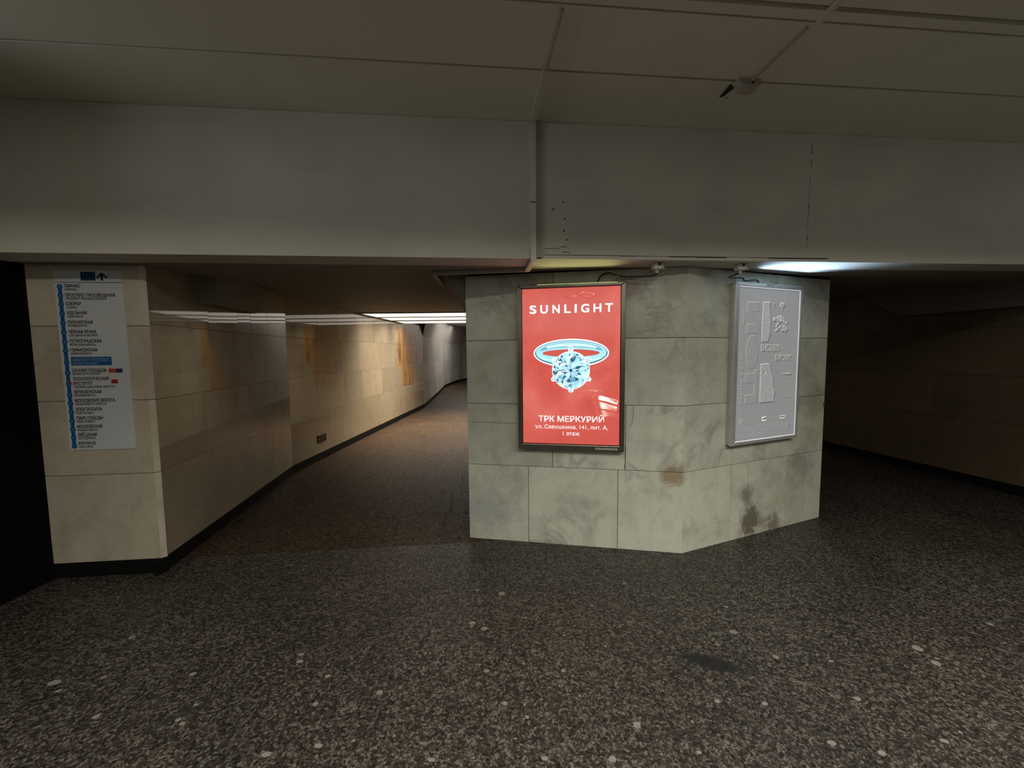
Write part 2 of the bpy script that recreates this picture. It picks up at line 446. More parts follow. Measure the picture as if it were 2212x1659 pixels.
# ------------------------------------------------------------------ walls of slabs
GAP = 0.004
def slab_wall(name, p0, p1, rows, cuts, mat, th=0.02, body=0.12, tilt=0.0, shades=None, extra=None, gap=None, grout=None):
    """front face is on the right-hand side of p0 -> p1; rows = z levels, cuts = per row list of joints (metres from p0)"""
    p0, p1 = Vector((*p0, 0)), Vector((*p1, 0))
    d = p1 - p0; Ln = d.length; d.normalize()
    n = Vector((d.y, -d.x, 0))
    mb = MB()
    def pt(u, z, off): q = p0 + d * u + n * off; return (q.x, q.y, z)
    for ri in range(len(rows) - 1):
        z0, z1 = rows[ri], rows[ri + 1]
        cs = cuts[ri] if ri < len(cuts) and cuts[ri] is not None else None
        if cs is None:
            cs, u = [], random.uniform(0.4, 0.8)
            while u < Ln - 0.25:
                cs.append(u); u += random.uniform(0.55, 0.95)
        us = [0.0] + list(cs) + [Ln]
        for ci, (a, b) in enumerate(zip(us[:-1], us[1:])):
            g = (gap or GAP) / 2; e = 0.0012
            a0 = a + (g if a > 0 else 0); b0 = b - (g if b < Ln else 0)
            c0 = z0 + (g if ri else 0); c1 = z1 - g
            t = [random.uniform(-tilt, tilt) for _ in range(3)]
            def off(u, z): return t[0] * (u - (a + b) / 2) + t[1] * (z - (z0 + z1) / 2) - abs(t[2]) * .05
            front = [(a0 + e, c0 + e), (b0 - e, c0 + e), (b0 - e, c1 - e), (a0 + e, c1 - e)]
            back = [(a0, c0), (b0, c0), (b0, c1), (a0, c1)]
            vs = [pt(u, z, off(u, z)) for u, z in front] + [pt(u, z, off(u, z) - e) for u, z in back] + [pt(u, z, -th) for u, z in back]
            fs = [(0, 1, 2, 3)]
            for i in range(4):
                j = (i + 1) % 4
                fs.append((i, i + 4, j + 4, j)); fs.append((i + 4, i + 8, j + 8, j + 4))
            col = (random.random(), random.random(), random.random() + .001)
            if shades and (ri, ci) in shades: col = (*shades[(ri, ci)], col[2])
            mb.solid(vs, fs, 0, col)
    zb, zt = rows[0], rows[-1]
    mb.hexa([pt(0, zb, -.006), pt(0, zb, -body), pt(Ln, zb, -body), pt(Ln, zb, -.006)],
            [pt(0, zt, -.006), pt(0, zt, -body), pt(Ln, zt, -body), pt(Ln, zt, -.006)], 1, (.5, .5, .5))
    if extra: extra(mb, pt)
    return struct(mb.build(name, [mat, grout or M['grout'], M['rust'], M['chip_white']], weld=False))

A = (-0.3794, 3.4413); Mi = (1.3306, 3.1236); B = (2.9230, 3.7987)
L0 = (-3.3236, 2.8451); L1 = (-2.6060, 2.9133)
RZ = [0.0, 0.6528, 1.1765, 1.7022, 2.2345]
def cracks_am(mb, pt):
    def crack(ps, wd=0.0025):
        for (u0, z0), (u1, z1) in zip(ps[:-1], ps[1:]):
            l = math.hypot(u1 - u0, z1 - z0); du, dz = -(z1 - z0) / l * wd / 2, (u1 - u0) / l * wd / 2
            mb.face([pt(u0 - du, z0 - dz, .0012), pt(u0 + du, z0 + dz, .0012), pt(u1 + du, z1 + dz, .0012), pt(u1 - du, z1 - dz, .0012)], 1, (.5, .5, .5))
    crack([(1.355, 1.17), (1.357, 1.12), (1.355, 1.07), (1.345, 1.03), (1.333, 1.005)])
    crack([(1.300, 0.86), (1.302, 0.78), (1.298, 0.72), (1.292, 0.66)])
    crack([(0.02, 1.02), (0.10, 1.015), (0.20, 1.02), (0.30, 1.012), (0.43, 1.015)])
def chip_mb(mb, pt):
    c = (1.722, 1.085)
    mb.face([pt(c[0] + .009, c[1] - .025, .002)] + [pt(c[0] + .009 - .02 * math.cos(a), c[1] + .022 * math.sin(a), .002) for a in [i / 8 * PI - PI / 2 for i in range(9)]], 1, (.5, .5, .5))
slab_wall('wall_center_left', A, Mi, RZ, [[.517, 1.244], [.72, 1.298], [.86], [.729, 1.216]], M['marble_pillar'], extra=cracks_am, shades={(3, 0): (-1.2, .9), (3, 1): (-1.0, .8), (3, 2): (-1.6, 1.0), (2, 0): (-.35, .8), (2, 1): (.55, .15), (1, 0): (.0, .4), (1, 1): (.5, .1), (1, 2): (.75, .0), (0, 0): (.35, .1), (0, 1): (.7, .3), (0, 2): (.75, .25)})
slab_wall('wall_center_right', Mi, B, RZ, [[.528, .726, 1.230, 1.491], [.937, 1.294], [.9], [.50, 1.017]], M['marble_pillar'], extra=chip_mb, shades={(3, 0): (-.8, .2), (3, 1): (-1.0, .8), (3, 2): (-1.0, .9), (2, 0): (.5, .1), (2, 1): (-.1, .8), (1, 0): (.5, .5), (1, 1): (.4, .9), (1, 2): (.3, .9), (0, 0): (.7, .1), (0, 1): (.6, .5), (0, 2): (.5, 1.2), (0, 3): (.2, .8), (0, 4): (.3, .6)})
# sides of the centre pillar going back along the two passages
slab_wall('wall_passage_right', (-0.40, 12.0), (A[0], A[1] + .004), [0, .7557, 1.287, 1.83, 2.42], [None] * 4, M['marble_passage'], tilt=.003)
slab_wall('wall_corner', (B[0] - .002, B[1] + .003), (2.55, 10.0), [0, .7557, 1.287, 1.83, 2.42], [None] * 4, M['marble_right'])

LZ = [0.1126, 0.7557, 1.2903, 1.8156, 2.24]
slab_wall('wall_left_pillar', L0, L1, LZ, [[], [], [], []], M['marble_left'])
L1b = (-2.579, 2.940)
slab_wall('wall_left_edge', L1, L1b, LZ, [[], [], [], []], M['marble_left'])
W0 = (-2.592, 2.944); W1 = (-2.960, 5.400); W2 = (-2.600, 12.0)
PZ = [0.1126, 0.757, 1.287, 1.832, 2.40]
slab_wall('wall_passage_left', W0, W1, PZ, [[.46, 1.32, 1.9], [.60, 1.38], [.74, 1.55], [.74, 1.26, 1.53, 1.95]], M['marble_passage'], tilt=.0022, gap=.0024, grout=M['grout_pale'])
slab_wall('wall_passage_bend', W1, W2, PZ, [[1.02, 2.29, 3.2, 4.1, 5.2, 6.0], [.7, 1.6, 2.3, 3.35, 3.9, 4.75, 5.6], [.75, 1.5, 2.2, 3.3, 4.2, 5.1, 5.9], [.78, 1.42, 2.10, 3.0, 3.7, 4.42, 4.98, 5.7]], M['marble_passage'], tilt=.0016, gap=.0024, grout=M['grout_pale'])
far = [W2, (-2.91, 16.3), (-3.18, 19.3), (-3.10, 22.0), (-2.85, 23.9), (-1.9, 26.0), (0.5, 28.5), (4.0, 30.0)]
for i in range(len(far) - 1):
    slab_wall('wall_far_%s' % 'abcdefgh'[i], far[i], far[i + 1], [.1126, .76, 1.29, 2.1], [None] * 3, M['marble_far'], gap=.002, grout=M['grout_pale'])
# plaster upper part and ceiling past the bend
mb = MB()
for i in range(len(far) - 1):
    p, q = far[i], far[i + 1]
    mb.face([(*p, 2.1), (*q, 2.1), (q[0] + .25, q[1] - .1, 3.0), (p[0] + .25, p[1] - .1, 3.0)])
mb.face([(-3.8, 10.35, 3.0), (6, 10.35, 3.0), (6, 33, 3.0), (-3.8, 33, 3.0)])
mb.face([(-3.8, 10.34, 2.36), (1, 10.34, 2.36), (1, 10.34, 3.0), (-3.8, 10.34, 3.0)])
struct(mb.build('ceiling_far', M['vault_paint']))
mb = MB()
for p, q in (((-.40, 12.0), (-.7, 17)), ((-.7, 17), (-.6, 20)), ((-.6, 20), (1.0, 23.5)), ((1.0, 23.5), (4.5, 26))):
    mb.face([(*q, 0), (*p, 0), (*p, 3.0), (*q, 3.0)])
struct(mb.build('wall_far_right', M['marble_far']))

# right-hand passage wall: far -> near so that it faces the passage
R = [(4.55, 12.0), (4.98, 6.95), (5.13, 6.28), (5.45, 4.30), (5.62, 3.25), (6.6, 1.8)]
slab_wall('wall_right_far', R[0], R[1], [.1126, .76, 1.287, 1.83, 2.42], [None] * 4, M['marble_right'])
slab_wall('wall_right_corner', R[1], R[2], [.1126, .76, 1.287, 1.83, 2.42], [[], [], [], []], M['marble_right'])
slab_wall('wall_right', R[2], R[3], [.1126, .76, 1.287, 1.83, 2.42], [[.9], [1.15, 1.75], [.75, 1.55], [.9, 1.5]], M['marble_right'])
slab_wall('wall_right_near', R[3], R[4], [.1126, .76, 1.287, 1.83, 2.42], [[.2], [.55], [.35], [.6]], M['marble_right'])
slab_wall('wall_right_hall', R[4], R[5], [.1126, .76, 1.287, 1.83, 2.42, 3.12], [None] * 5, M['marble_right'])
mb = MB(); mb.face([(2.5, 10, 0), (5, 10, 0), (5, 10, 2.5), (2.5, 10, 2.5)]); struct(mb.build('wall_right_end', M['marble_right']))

# black skirting
def skirt(name, pts, h=0.1126, off=-0.004, chips=False):
    mb = MB()
    P2 = [Vector((*p, 0)) for p in pts]
    for p, q in zip(P2[:-1], P2[1:]):
        d = (q - p).normalized(); n = Vector((d.y, -d.x, 0))
        a, b = p + n * off, q + n * off; c, e = q - n * .08, p - n * .08
        mb.hexa([a, b, c, e], [v + Vector((0, 0, h)) for v in (a, b, c, e)])
    if chips:
        rnd = random.Random(3)
        d = Vector((P2[2].x - P2[1].x, P2[2].y - P2[1].y, 0)).normalized(); c0 = P2[1]
        for cz, r, k in ((.085, .020, .010), (.04, .026, .012), (.018, .018, .02), (.06, .012, .03)):
            n = Vector((.75, -.65, 0)); t = Vector((.65, .75, 0))
            c = c0 + n * .0035 + t * (k - .008)
            mb.face([c + t * r * rnd.uniform(.6, 1.1) * math.cos(a) + Vector((0, 0, cz + r * rnd.uniform(.6, 1.1) * math.sin(a))) for a in [i * PI / 5 for i in range(10)]], 1)
    return struct(mb.build(name, [M['black_stone'], M['chip_white']], weld=not chips))
skirt('baseboard_left', [L0, L1, L1b, W0, W1, W2], chips=True)
skirt('baseboard_far', far)
skirt('baseboard_right', R)

# black wall left of the pillar, running back towards the hall
mb = MB()
mb.box(-3.55, -3.322, 1.55, 2.86, 0, 2.2345)
mb.box(-3.55, -3.322, 1.55, 2.485, 2.2345, 3.1232)
struct(mb.build('wall_left', M['black_wall']))

# ------------------------------------------------------------------ floor
mb = MB()
def sdq(s0, s1, d0, d1, z, mi=0): mb.face([SD(s0, d0, z), SD(s1, d0, z), SD(s1, d1, z), SD(s0, d1, z)], mi)
sdq(-9, 9, -9, 3.3725, 0); sdq(0.355, 9, 3.3725, 14, 0); sdq(-9, -2.9, 3.36, 4, -.01)
gum = [(.766, 2.712, 2), (1.326, 2.441, 2), (1.247, 2.211, 3), (1.106, 2.114, 1.4), (1.364, 2.018, 2), (1.627, 1.986, 1.8), (2.157, 2.07, 3), (2.147, 1.965, 3), (1.569, 1.757, 2.2), (1.288, 1.547, 2.4), (1.133, 1.737, 1.8), (.522, 1.637, 2.3), (.381, 1.491, 2), (.925, 1.752, 1.8), (2.759, 2.253, 2), (1.752, 1.552, 2), (1.455, 1.503, 2), (.733, 1.514, 1.5), (-2.271, 1.898, 4), (-1.623, 1.943, 2.2), (-1.127, 2.021, 2.6), (-1.142, 2.071, 2), (-.934, 1.921, 2), (-.643, 1.819, 2.2), (-.918, 1.76, 1.8), (-.81, 1.558, 2.4), (-1.002, 1.524, 2.4), (-1.87, 1.704, 2), (-2.187, 2.218, 2.2), (-2.059, 1.93, 2), (-1.488, 1.684, 1.6), (-1.454, 1.665, 1.8), (-1.469, 1.761, 1.5), (-2.196, 1.847, 2), (-.249, 2.652, 2), (-.081, 2.608, 3.4), (-.249, 2.313, 3), (-.175, 2.262, 2.6), (.067, 2.357, 1.4), (-.144, 1.944, 2), (.244, 1.941, 1.7), (-.049, 1.752, 1.6), (.052, 1.681, 1.3), (-.332, 1.495, 2), (.114, 1.496, 1.8), (.494, 2.467, 1.8), (.281, 2.2, 1.2), (.495, 2.11, 1.1)]
rnd = random.Random(11)
for x, y, r in gum:
    n = 12; ph = rnd.random() * 6; el = rnd.uniform(.6, 1)
    mb.face([(x + r * .0078 * rnd.uniform(.75, 1.1) * math.cos(2 * PI * k / n) , y + r * .0078 * el * rnd.uniform(.75, 1.1) * math.sin(2 * PI * k / n), .0006) for k in range(n)], 1)
for _ in range(150):
    x, y = rnd.uniform(-3.2, 4.5), rnd.uniform(1.0, 3.1); r = rnd.uniform(.003, .008)
    mb.face([(x + r * rnd.uniform(.6, 1.1) * math.cos(2 * PI * k / 8), y + r * rnd.uniform(.5, 1) * math.sin(2 * PI * k / 8), .0006) for k in range(8)], 1)
struct(mb.build('floor', [M['floor'], M['gum']], weld=False))

# passage floor of cut slabs
mb = MB()
d = 3.372; k = 0
known = {1: [-.95], 2: [-.86], 3: [-1.10], 4: [-.935], 5: [-.86]}
while d < 34:
    d1 = d + .630
    cuts = [x for x in known.get(k, [rnd.uniform(-1.2, -.8)])]
    cuts = [cuts[0] - 1.9, cuts[0] - .95, cuts[0]] + [cuts[0] + .7]
    if d > 13: cuts += [cuts[-1] + .9 * j for j in range(1, 9)]
    us = [-4.6] + cuts + [0.35 if d < 13 else 9]
    for a, b in zip(us[:-1], us[1:]):
        g = .0025
        mb.face([SD(a + g, d + g), SD(b - g, d + g), SD(b - g, d1 - g), SD(a + g, d1 - g)])
    d = d1; k += 1
mb.face([SD(-4.6, 3.36, -.004), SD(9, 3.36, -.004), SD(9, 34, -.004), SD(-4.6, 34, -.004)], 1)
struct(mb.build('floor_passage', [M['floor_passage'], M['dark_gap']], weld=False))

# ------------------------------------------------------------------ ceilings and beam
BD, SZ, HC = 2.7991, 2.2345, 3.1232
mb = MB()
def cbox(s0, s1, d0, d1, z0, z1, mi=0):
    mb.hexa([SD(s0, d0, z0), SD(s1, d0, z0), SD(s1, d1, z0), SD(s0, d1, z0)], [SD(s0, d0, z1), SD(s1, d0, z1), SD(s1, d1, z1), SD(s0, d1, z1)], mi)
g = .006
for d0, d1, dz in ((0.2, 1.792, 0), (1.812, 1.866, -.006), (1.886, 2.297, 0), (2.317, BD + .1, .002)):
    cbox(-9, 9, d0, d1, HC + dz, HC + .08)
cbox(-9, 9, .2, BD, HC + .03, HC + .2, 1)
mb.hexa([SD(-9, .90, 2.835), SD(9, .90, 2.72), SD(9, .93, 2.72), SD(-9, .93, 2.835)], [SD(-9, .90, HC), SD(9, .90, HC), SD(9, .93, HC), SD(-9, .93, HC)])  # unseen board added to cut the hall lamp's light off the upper beam
cbox(-9, 9, -9, .2, HC, HC + .1)
struct(mb.build('ceiling', [M['ceiling_paint'], M['dark_gap']]))
# great beam over the mouth of the passages
mb = MB()
cbox(-9, 9, BD, BD + .25, SZ, HC)
o = mb.build('beam', [M['beam_paint']]); struct(o)
# soffit behind it, rising a little into the passages
mb = MB()
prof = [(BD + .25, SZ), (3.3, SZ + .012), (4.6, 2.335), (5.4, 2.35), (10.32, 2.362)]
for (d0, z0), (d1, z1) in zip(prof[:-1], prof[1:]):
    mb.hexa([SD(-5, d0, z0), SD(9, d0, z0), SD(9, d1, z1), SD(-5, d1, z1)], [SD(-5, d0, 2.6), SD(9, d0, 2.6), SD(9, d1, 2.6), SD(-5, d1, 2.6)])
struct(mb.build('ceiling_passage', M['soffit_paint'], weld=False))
# patched plaster lip along the lower edge of the beam and the cracks above it
mb = MB()
s = .492
rnd = random.Random(5)
while s < 2.587:
    s1 = min(2.587, s + rnd.uniform(.12, .3))
    h = rnd.uniform(.017, .023)
    cbox(s, s1, BD - .006 - rnd.uniform(0, .003), BD, SZ - .001, SZ + h)
    s = s1
cbox(.492, 2.587, BD - .0012, BD, SZ + .017, SZ + .027, 1)
struct(mb.build('trim_beam', [M['beam_paint'], M['dark_gap']], weld=False))
mb = MB()
def beam_line(pts, wd):
    for (s0, z0), (s1, z1) in zip(pts[:-1], pts[1:]):
        l = math.hypot(s1 - s0, z1 - z0); a, b = -(z1 - z0) / l * wd / 2, (s1 - s0) / l * wd / 2
        mb.face([SD(s0 - a, BD - .0008, z0 - b), SD(s0 + a, BD - .0008, z0 + b), SD(s1 + a, BD - .0008, z1 + b), SD(s1 - a, BD - .0008, z1 - b)])
z = 3.05
while z > 2.36:
    z1 = z - rnd.uniform(.02, .07)
    beam_line([(2.424 + (3.05 - z) * -.012 + rnd.uniform(-.003, .003), z), (2.424 + (3.05 - z1) * -.012 + rnd.uniform(-.003, .003), z1)], rnd.uniform(.0015, .004))
    z = z1 - rnd.uniform(.008, .05)
beam_line([(.50, 2.30), (.56, 2.305), (.60, 2.303)], .003)
beam_line([(.62, 2.275), (.645, 2.285), (.67, 2.272)], .004)
beam_line([(.61, 2.312), (.63, 2.318), (.65, 2.31)], .004)
for q in ((.635, 2.42), (.64, 2.50), (.63, 2.61), (.655, 2.36), (.56, 2.56)):
    beam_line([(q[0] - .008, q[1]), (q[0] + .006, q[1] + .003)], .008)
struct(mb.build('trim_beam_cracks', M['dark_gap'], weld=False))

# plaster haunches under the soffit
def haunch(name, top, bot, zt, zb):
    mb = MB(); mb.hexa([(*p, zb) for p in bot], [(*p, zt) for p in top])
    return struct(mb.build(name, M['soffit_paint']))
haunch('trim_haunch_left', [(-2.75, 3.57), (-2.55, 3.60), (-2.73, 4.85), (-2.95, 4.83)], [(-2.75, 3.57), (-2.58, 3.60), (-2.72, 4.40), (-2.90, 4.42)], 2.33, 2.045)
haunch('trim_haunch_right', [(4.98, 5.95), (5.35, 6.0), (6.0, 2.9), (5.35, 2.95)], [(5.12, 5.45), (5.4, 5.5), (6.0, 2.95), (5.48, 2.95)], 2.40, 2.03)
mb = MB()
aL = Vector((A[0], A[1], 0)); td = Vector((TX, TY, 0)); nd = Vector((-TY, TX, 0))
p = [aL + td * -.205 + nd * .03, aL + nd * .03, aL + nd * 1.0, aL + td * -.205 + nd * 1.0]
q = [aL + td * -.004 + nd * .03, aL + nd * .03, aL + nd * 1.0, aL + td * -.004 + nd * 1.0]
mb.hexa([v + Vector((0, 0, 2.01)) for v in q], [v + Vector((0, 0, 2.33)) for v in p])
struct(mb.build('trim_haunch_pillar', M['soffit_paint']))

# ------------------------------------------------------------------ strip lights in the passage ceiling
lampm = glow('lamp_panel', (1.0, 0.93, 0.83), 1.7)
for i, (y0, y1, lab) in enumerate(((7.60, 8.36, 'nearest of the three glowing strip lights across the passage ceiling'), (8.50, 9.22, 'middle one of the three glowing strip lights across the passage ceiling'), (9.44, 10.16, 'farthest of the three glowing strip lights, before the white vault'))):
    yc = (y0 + y1) / 2
    def wx(y): return W1[0] + (W2[0] - W1[0]) * (y - W1[1]) / (W2[1] - W1[1])
    t = thing('ceiling_light', lab, 'light', (0, 0, 2.36), 0, 'strip lights across the passage ceiling')
    mb = MB()
    mb.hexa([(wx(y0) + .07, y0, -.012), (-.44, y0, -.012), (-.44, y1, -.012), (wx(y1) + .07, y1, -.012)], [(wx(y0) + .07, y0, .004), (-.44, y0, .004), (-.44, y1, .004), (wx(y1) + .07, y1, .004)])
    mb.build('diffuser', lampm, t)
    area('strip_tube', ((wx(yc) - .4) / 2, yc, 2.335), ((wx(yc) - .4) / 2, yc, 0), 2.1, y1 - y0, 44, (1.0, 0.87, 0.69), 118, (1, 0, 0))
    mb = MB()
    for ya, yb in ((y0 - .05, y0), (y1, y1 + .05)):
        mb.hexa([(wx(ya) + .03, ya, -.022), (-.42, ya, -.022), (-.42, yb, -.022), (wx(yb) + .03, yb, -.022)], [(wx(ya) + .03, ya, .004), (-.42, ya, .004), (-.42, yb, .004), (wx(yb) + .03, yb, .004)])
    mb.hexa([(wx(y0) + .03, y0, -.022), (wx(y0) + .07, y0, -.022), (wx(y1) + .07, y1, -.022), (wx(y1) + .03, y1, -.022)], [(wx(y0) + .03, y0, .004), (wx(y0) + .07, y0, .004), (wx(y1) + .07, y1, .004), (wx(y1) + .03, y1, .004)])
    mb.build('housing', M['soffit_paint'], t)

# ------------------------------------------------------------------ cable trunking
def bar(mb, p, q, wd, hg, up, mi=0):
    """rectangular bar from p to q; its back lies on the line p-q, it stands hg out along up"""
    p, q, up = Vector(p), Vector(q), Vector(up).normalized()
    d = (q - p).normalized(); sd = d.cross(up).normalized() * wd / 2; h = up * hg
    vs = [p - sd, p + sd, p + sd + h, p - sd + h, q - sd, q + sd, q + sd + h, q - sd + h]
    mb.solid(vs, [(3, 2, 1, 0), (4, 5, 6, 7), (0, 1, 5, 4), (1, 2, 6, 5), (2, 3, 7, 6), (3, 0, 4, 7)], mi)
FWD = SD(0, -1); DN = Vector((0, 0, -1))
t = thing('cable_trunking', 'long pale cable trunking bending from ceiling down the beam face', 'cable trunking', SD(.42, BD, SZ))
def loc(v): return Vector(v) - SD(.42, BD, SZ)
mb = MB()
bar(mb, loc(SD(.421, BD + .01, HC)), loc(SD(.421, 2.29, HC + .001)), .038, .024, DN); mb.build('wide_ceiling_channel', M['trunk'], t)
mb = MB()
bar(mb, loc(SD(.421, 2.32, HC)), loc(SD(.424, 1.905, HC)), .014, .016, DN); mb.build('thin_ceiling_channel', M['trunk_dirty'], t)
mb = MB()
bar(mb, loc(SD(.421, BD, HC)), loc(SD(.421, BD, SZ - .028)), .038, .026, FWD); mb.build('beam_channel', M['trunk'], t)
mb = MB()
bar(mb, loc(SD(.421, BD - .024, SZ)), loc(SD(.421, 3.12, SZ + .002)), .038, .028, DN); mb.build('soffit_channel', M['trunk'], t)
mb = MB()
bar(mb, loc(SD(.421, BD - .0275, 2.595)), loc(SD(.421, BD - .0275, 2.600)), .039, .0008, FWD); mb.build('joint_mark', M['dark_gap'], t)

t = thing('cable_trunking', 'narrow flat trunking on beam face right beside the pale one', 'cable trunking', SD(.461, BD, SZ))
mb = MB()
org = SD(.461, BD, SZ)
bar(mb, SD(.461, BD, HC - .005) - org, SD(.461, BD, SZ + .006) - org, .034, .012, FWD); mb.build('channel', M['trunk_dirty'], t)
mb = MB()
bar(mb, SD(.461, BD, SZ + .006) - org, SD(.461, BD, SZ - .002) - org, .030, .010, FWD); mb.build('open_end', M['dark_gap'], t)

t = thing('cable_trunking', 'dark dusty trunking under soffit, turning into left passage by pillar', 'cable trunking', SD(-.28, 3.30, 2.24))
org = SD(-.28, 3.30, 2.24)
mb = MB()
bar(mb, SD(.44, 3.12, 2.2365) - org, SD(-.300, 3.33, 2.2425) - org, .034, .026, DN); mb.build('pillar_channel', M['trunk_dirty'], t)
mb = MB()
bar(mb, SD(-.290, 3.32, 2.2425) - org, SD(-.284, 4.2, 2.300) - org, .034, .026, DN); mb.build('passage_channel', M['trunk_dirty'], t)

t = thing('cable_trunking', 'thin ceiling trunking running from broken mount to double seam', 'cable trunking', SD(1.6, 2.3, HC))
org = SD(1.6, 2.3, HC)
mb = MB()
bar(mb, SD(1.594, 2.285, HC) - org, SD(1.60, 1.905, HC) - org, .012, .014, DN); mb.build('thin_channel', M['trunk_dirty'], t)
mb = MB()
bar(mb, SD(1.618, 1.862, HC - .004) - org, SD(1.604, 1.50, HC - .004) - org, .022, .02, DN); mb.build('wide_channel', M['trunk'], t)

# ------------------------------------------------------------------ broken mount on the ceiling seam
t = thing('broken_mount', 'broken plaster mount with dark hole on ceiling seam', 'ceiling mount', SD(1.585, 2.33, HC), YAW)
mb = MB()
mb.prism([(-.075, 0), (-.048, -.028), (-.03, -.034), (.03, -.036), (.06, -.030), (.062, 0)], -.05, .035)
mb.build('base', M['trunk_dirty'], t)
mb = MB()
mb.tube([(.012, -.052, -.018), (.012, -.030, -.018)], .0085, 14); mb.build('hole', M['gasket'], t)
mb = MB()
mb.solid([(-.085, .01, 0), (-.06, .01, 0), (-.05, .11, 0), (-.075, .13, 0), (-.085, .01, -.012), (-.06, .01, -.02), (-.06, .10, -.006), (-.078, .125, -.004)], [(0, 1, 2, 3), (4, 5, 6, 7), (0, 1, 5, 4), (1, 2, 6, 5), (2, 3, 7, 6), (3, 0, 4, 7)])
mb.build('torn_flap', M['dark_gap'], t)
mb = MB()
mb.solid([(.045, .03, 0), (.065, .03, 0), (.06, .075, 0), (.05, .07, 0), (.045, .03, -.02), (.065, .03, -.015), (.058, .07, -.003), (.052, .066, -.003)], [(0, 1, 2, 3), (4, 5, 6, 7), (0, 1, 5, 4), (1, 2, 6, 5), (2, 3, 7, 6), (3, 0, 4, 7)])
mb.build('torn_flap', M['dark_gap'], t)
mb = MB()
for x, y, r in ((-.03, .125, .006), (.015, .135, .004)):
    mb = MB()
    mb.face([(x + r * math.cos(a), y + r * math.sin(a), -.0035) for a in [i * PI / 4 for i in range(8)]])
    mb.build('screw_hole', M['dark_gap'], t)

# ------------------------------------------------------------------ rusty plate low on the passage wall
dW = Vector((W2[0] - W1[0], W2[1] - W1[1], 0)).normalized()
t = thing('socket_plate', 'small rusty cover plate with one screw low on passage wall', 'wall plate', (-2.918, 6.165, .272), math.atan2(dW.y, dW.x))
mb = MB(); mb.box(-.122, .122, -.012, .004, 0, .114, 0, .003); mb.build('plate', M['rust'], t)
mb = MB(); mb.tube([(-.095, -.015, .052), (-.095, -.011, .052)], .010, 12); mb.build('screw', M['screw'], t)

# ------------------------------------------------------------------ junction boxes under the beam edge, with cables
def junction(s, d, lab, cablepts, cablelab):
    t = thing('junction_box', lab, 'junction box', SD(s, d, SZ), YAW, 'junction boxes under the beam edge')
    mb = MB(); mb.box(-.036, .036, -.03, .03, -.044, .001, 0, .004); mb.build('body', M['box_plastic'], t)
    mb = MB(); mb.box(-.040, .040, -.034, -.028, -.012, -.002, 0, .001); mb.box(-.040, .040, -.034, -.028, -.046, -.038, 0, .001); mb.build('lid_rim', M['box_plastic'], t)
    mb = MB(); mb.prism([(-.012, -.004), (.012, -.004), (.003, -.022), (-.003, -.022)], -.0355, -.029); mb.build('mark', M['gasket'], t)
    mb = MB(); mb.tube([(.022, -.036, -.040), (.022, -.030, -.040)], .004, 10); mb.build('screw', M['gasket'], t)
    mb = MB(); mb.tube([(-.004, 0, -.042), (-.004, 0, -.058), (-.004, 0, -.060), (-.004, 0, -.070)], [.013, .013, .009, .009], 12); mb.build('gland', M['box_plastic'], t)
    # cable: smooth curve through points
    pts = [Vector(p) for p in cablepts]
    sm = []
    P4 = [pts[0]] + pts + [pts[-1]]
    for i in range(1, len(P4) - 2):
        for k in range(8):
            u = k / 8
            a, b, c, e = P4[i - 1], P4[i], P4[i + 1], P4[i + 2]
            sm.append(.5 * ((2 * b) + (c - a) * u + (2 * a - 5 * b + 4 * c - e) * u * u + (3 * b - a - 3 * c + e) * u ** 3))
    sm.append(pts[-1])
    mb = MB(); mb.tube(sm, .006, 8)
    o = mb.build('cable', M['cable'], None, True)
    tag(o, cablelab, 'cable')
AMD = Vector((Mi[0] - A[0], Mi[1] - A[1], 0)).normalized(); AMN = Vector((AMD.y, -AMD.x, 0))
MBD = Vector((B[0] - Mi[0], B[1] - Mi[1], 0)).normalized(); MBN = Vector((MBD.y, -MBD.x, 0))
def AMP(u, z, off=0): v = Vector((*A, 0)) + AMD * u + AMN * off; return Vector((v.x, v.y, z))
def MBP(u, z, off=0): v = Vector((*Mi, 0)) + MBD * u + MBN * off; return Vector((v.x, v.y, z))
j1, j2 = (1.345, 2.90), (1.985, 2.90)
junction(*j1, 'off-white junction box under beam edge above red lit poster', [SD(j1[0] - .004, j1[1], SZ - .068), SD(j1[0] - .03, j1[1] + .03, SZ - .085), AMP(1.25, 2.165, .08), AMP(1.16, 2.20, .05), AMP(1.10, 2.185, .04), AMP(1.075, 2.139, .03)], 'black cable looping from junction box to top of red poster box')
junction(*j2, 'off-white junction box under beam edge above grey poster', [SD(j2[0] - .004, j2[1], SZ - .066), SD(j2[0] - .05, j2[1] + .06, SZ - .085), MBP(.49, 2.165, .07), MBP(.55, 2.150, .05), MBP(.66, 2.165, .035), MBP(.72, 2.165, .03), MBP(.735, 2.147, .03)], 'black cable hooking from junction box to top of grey poster box')

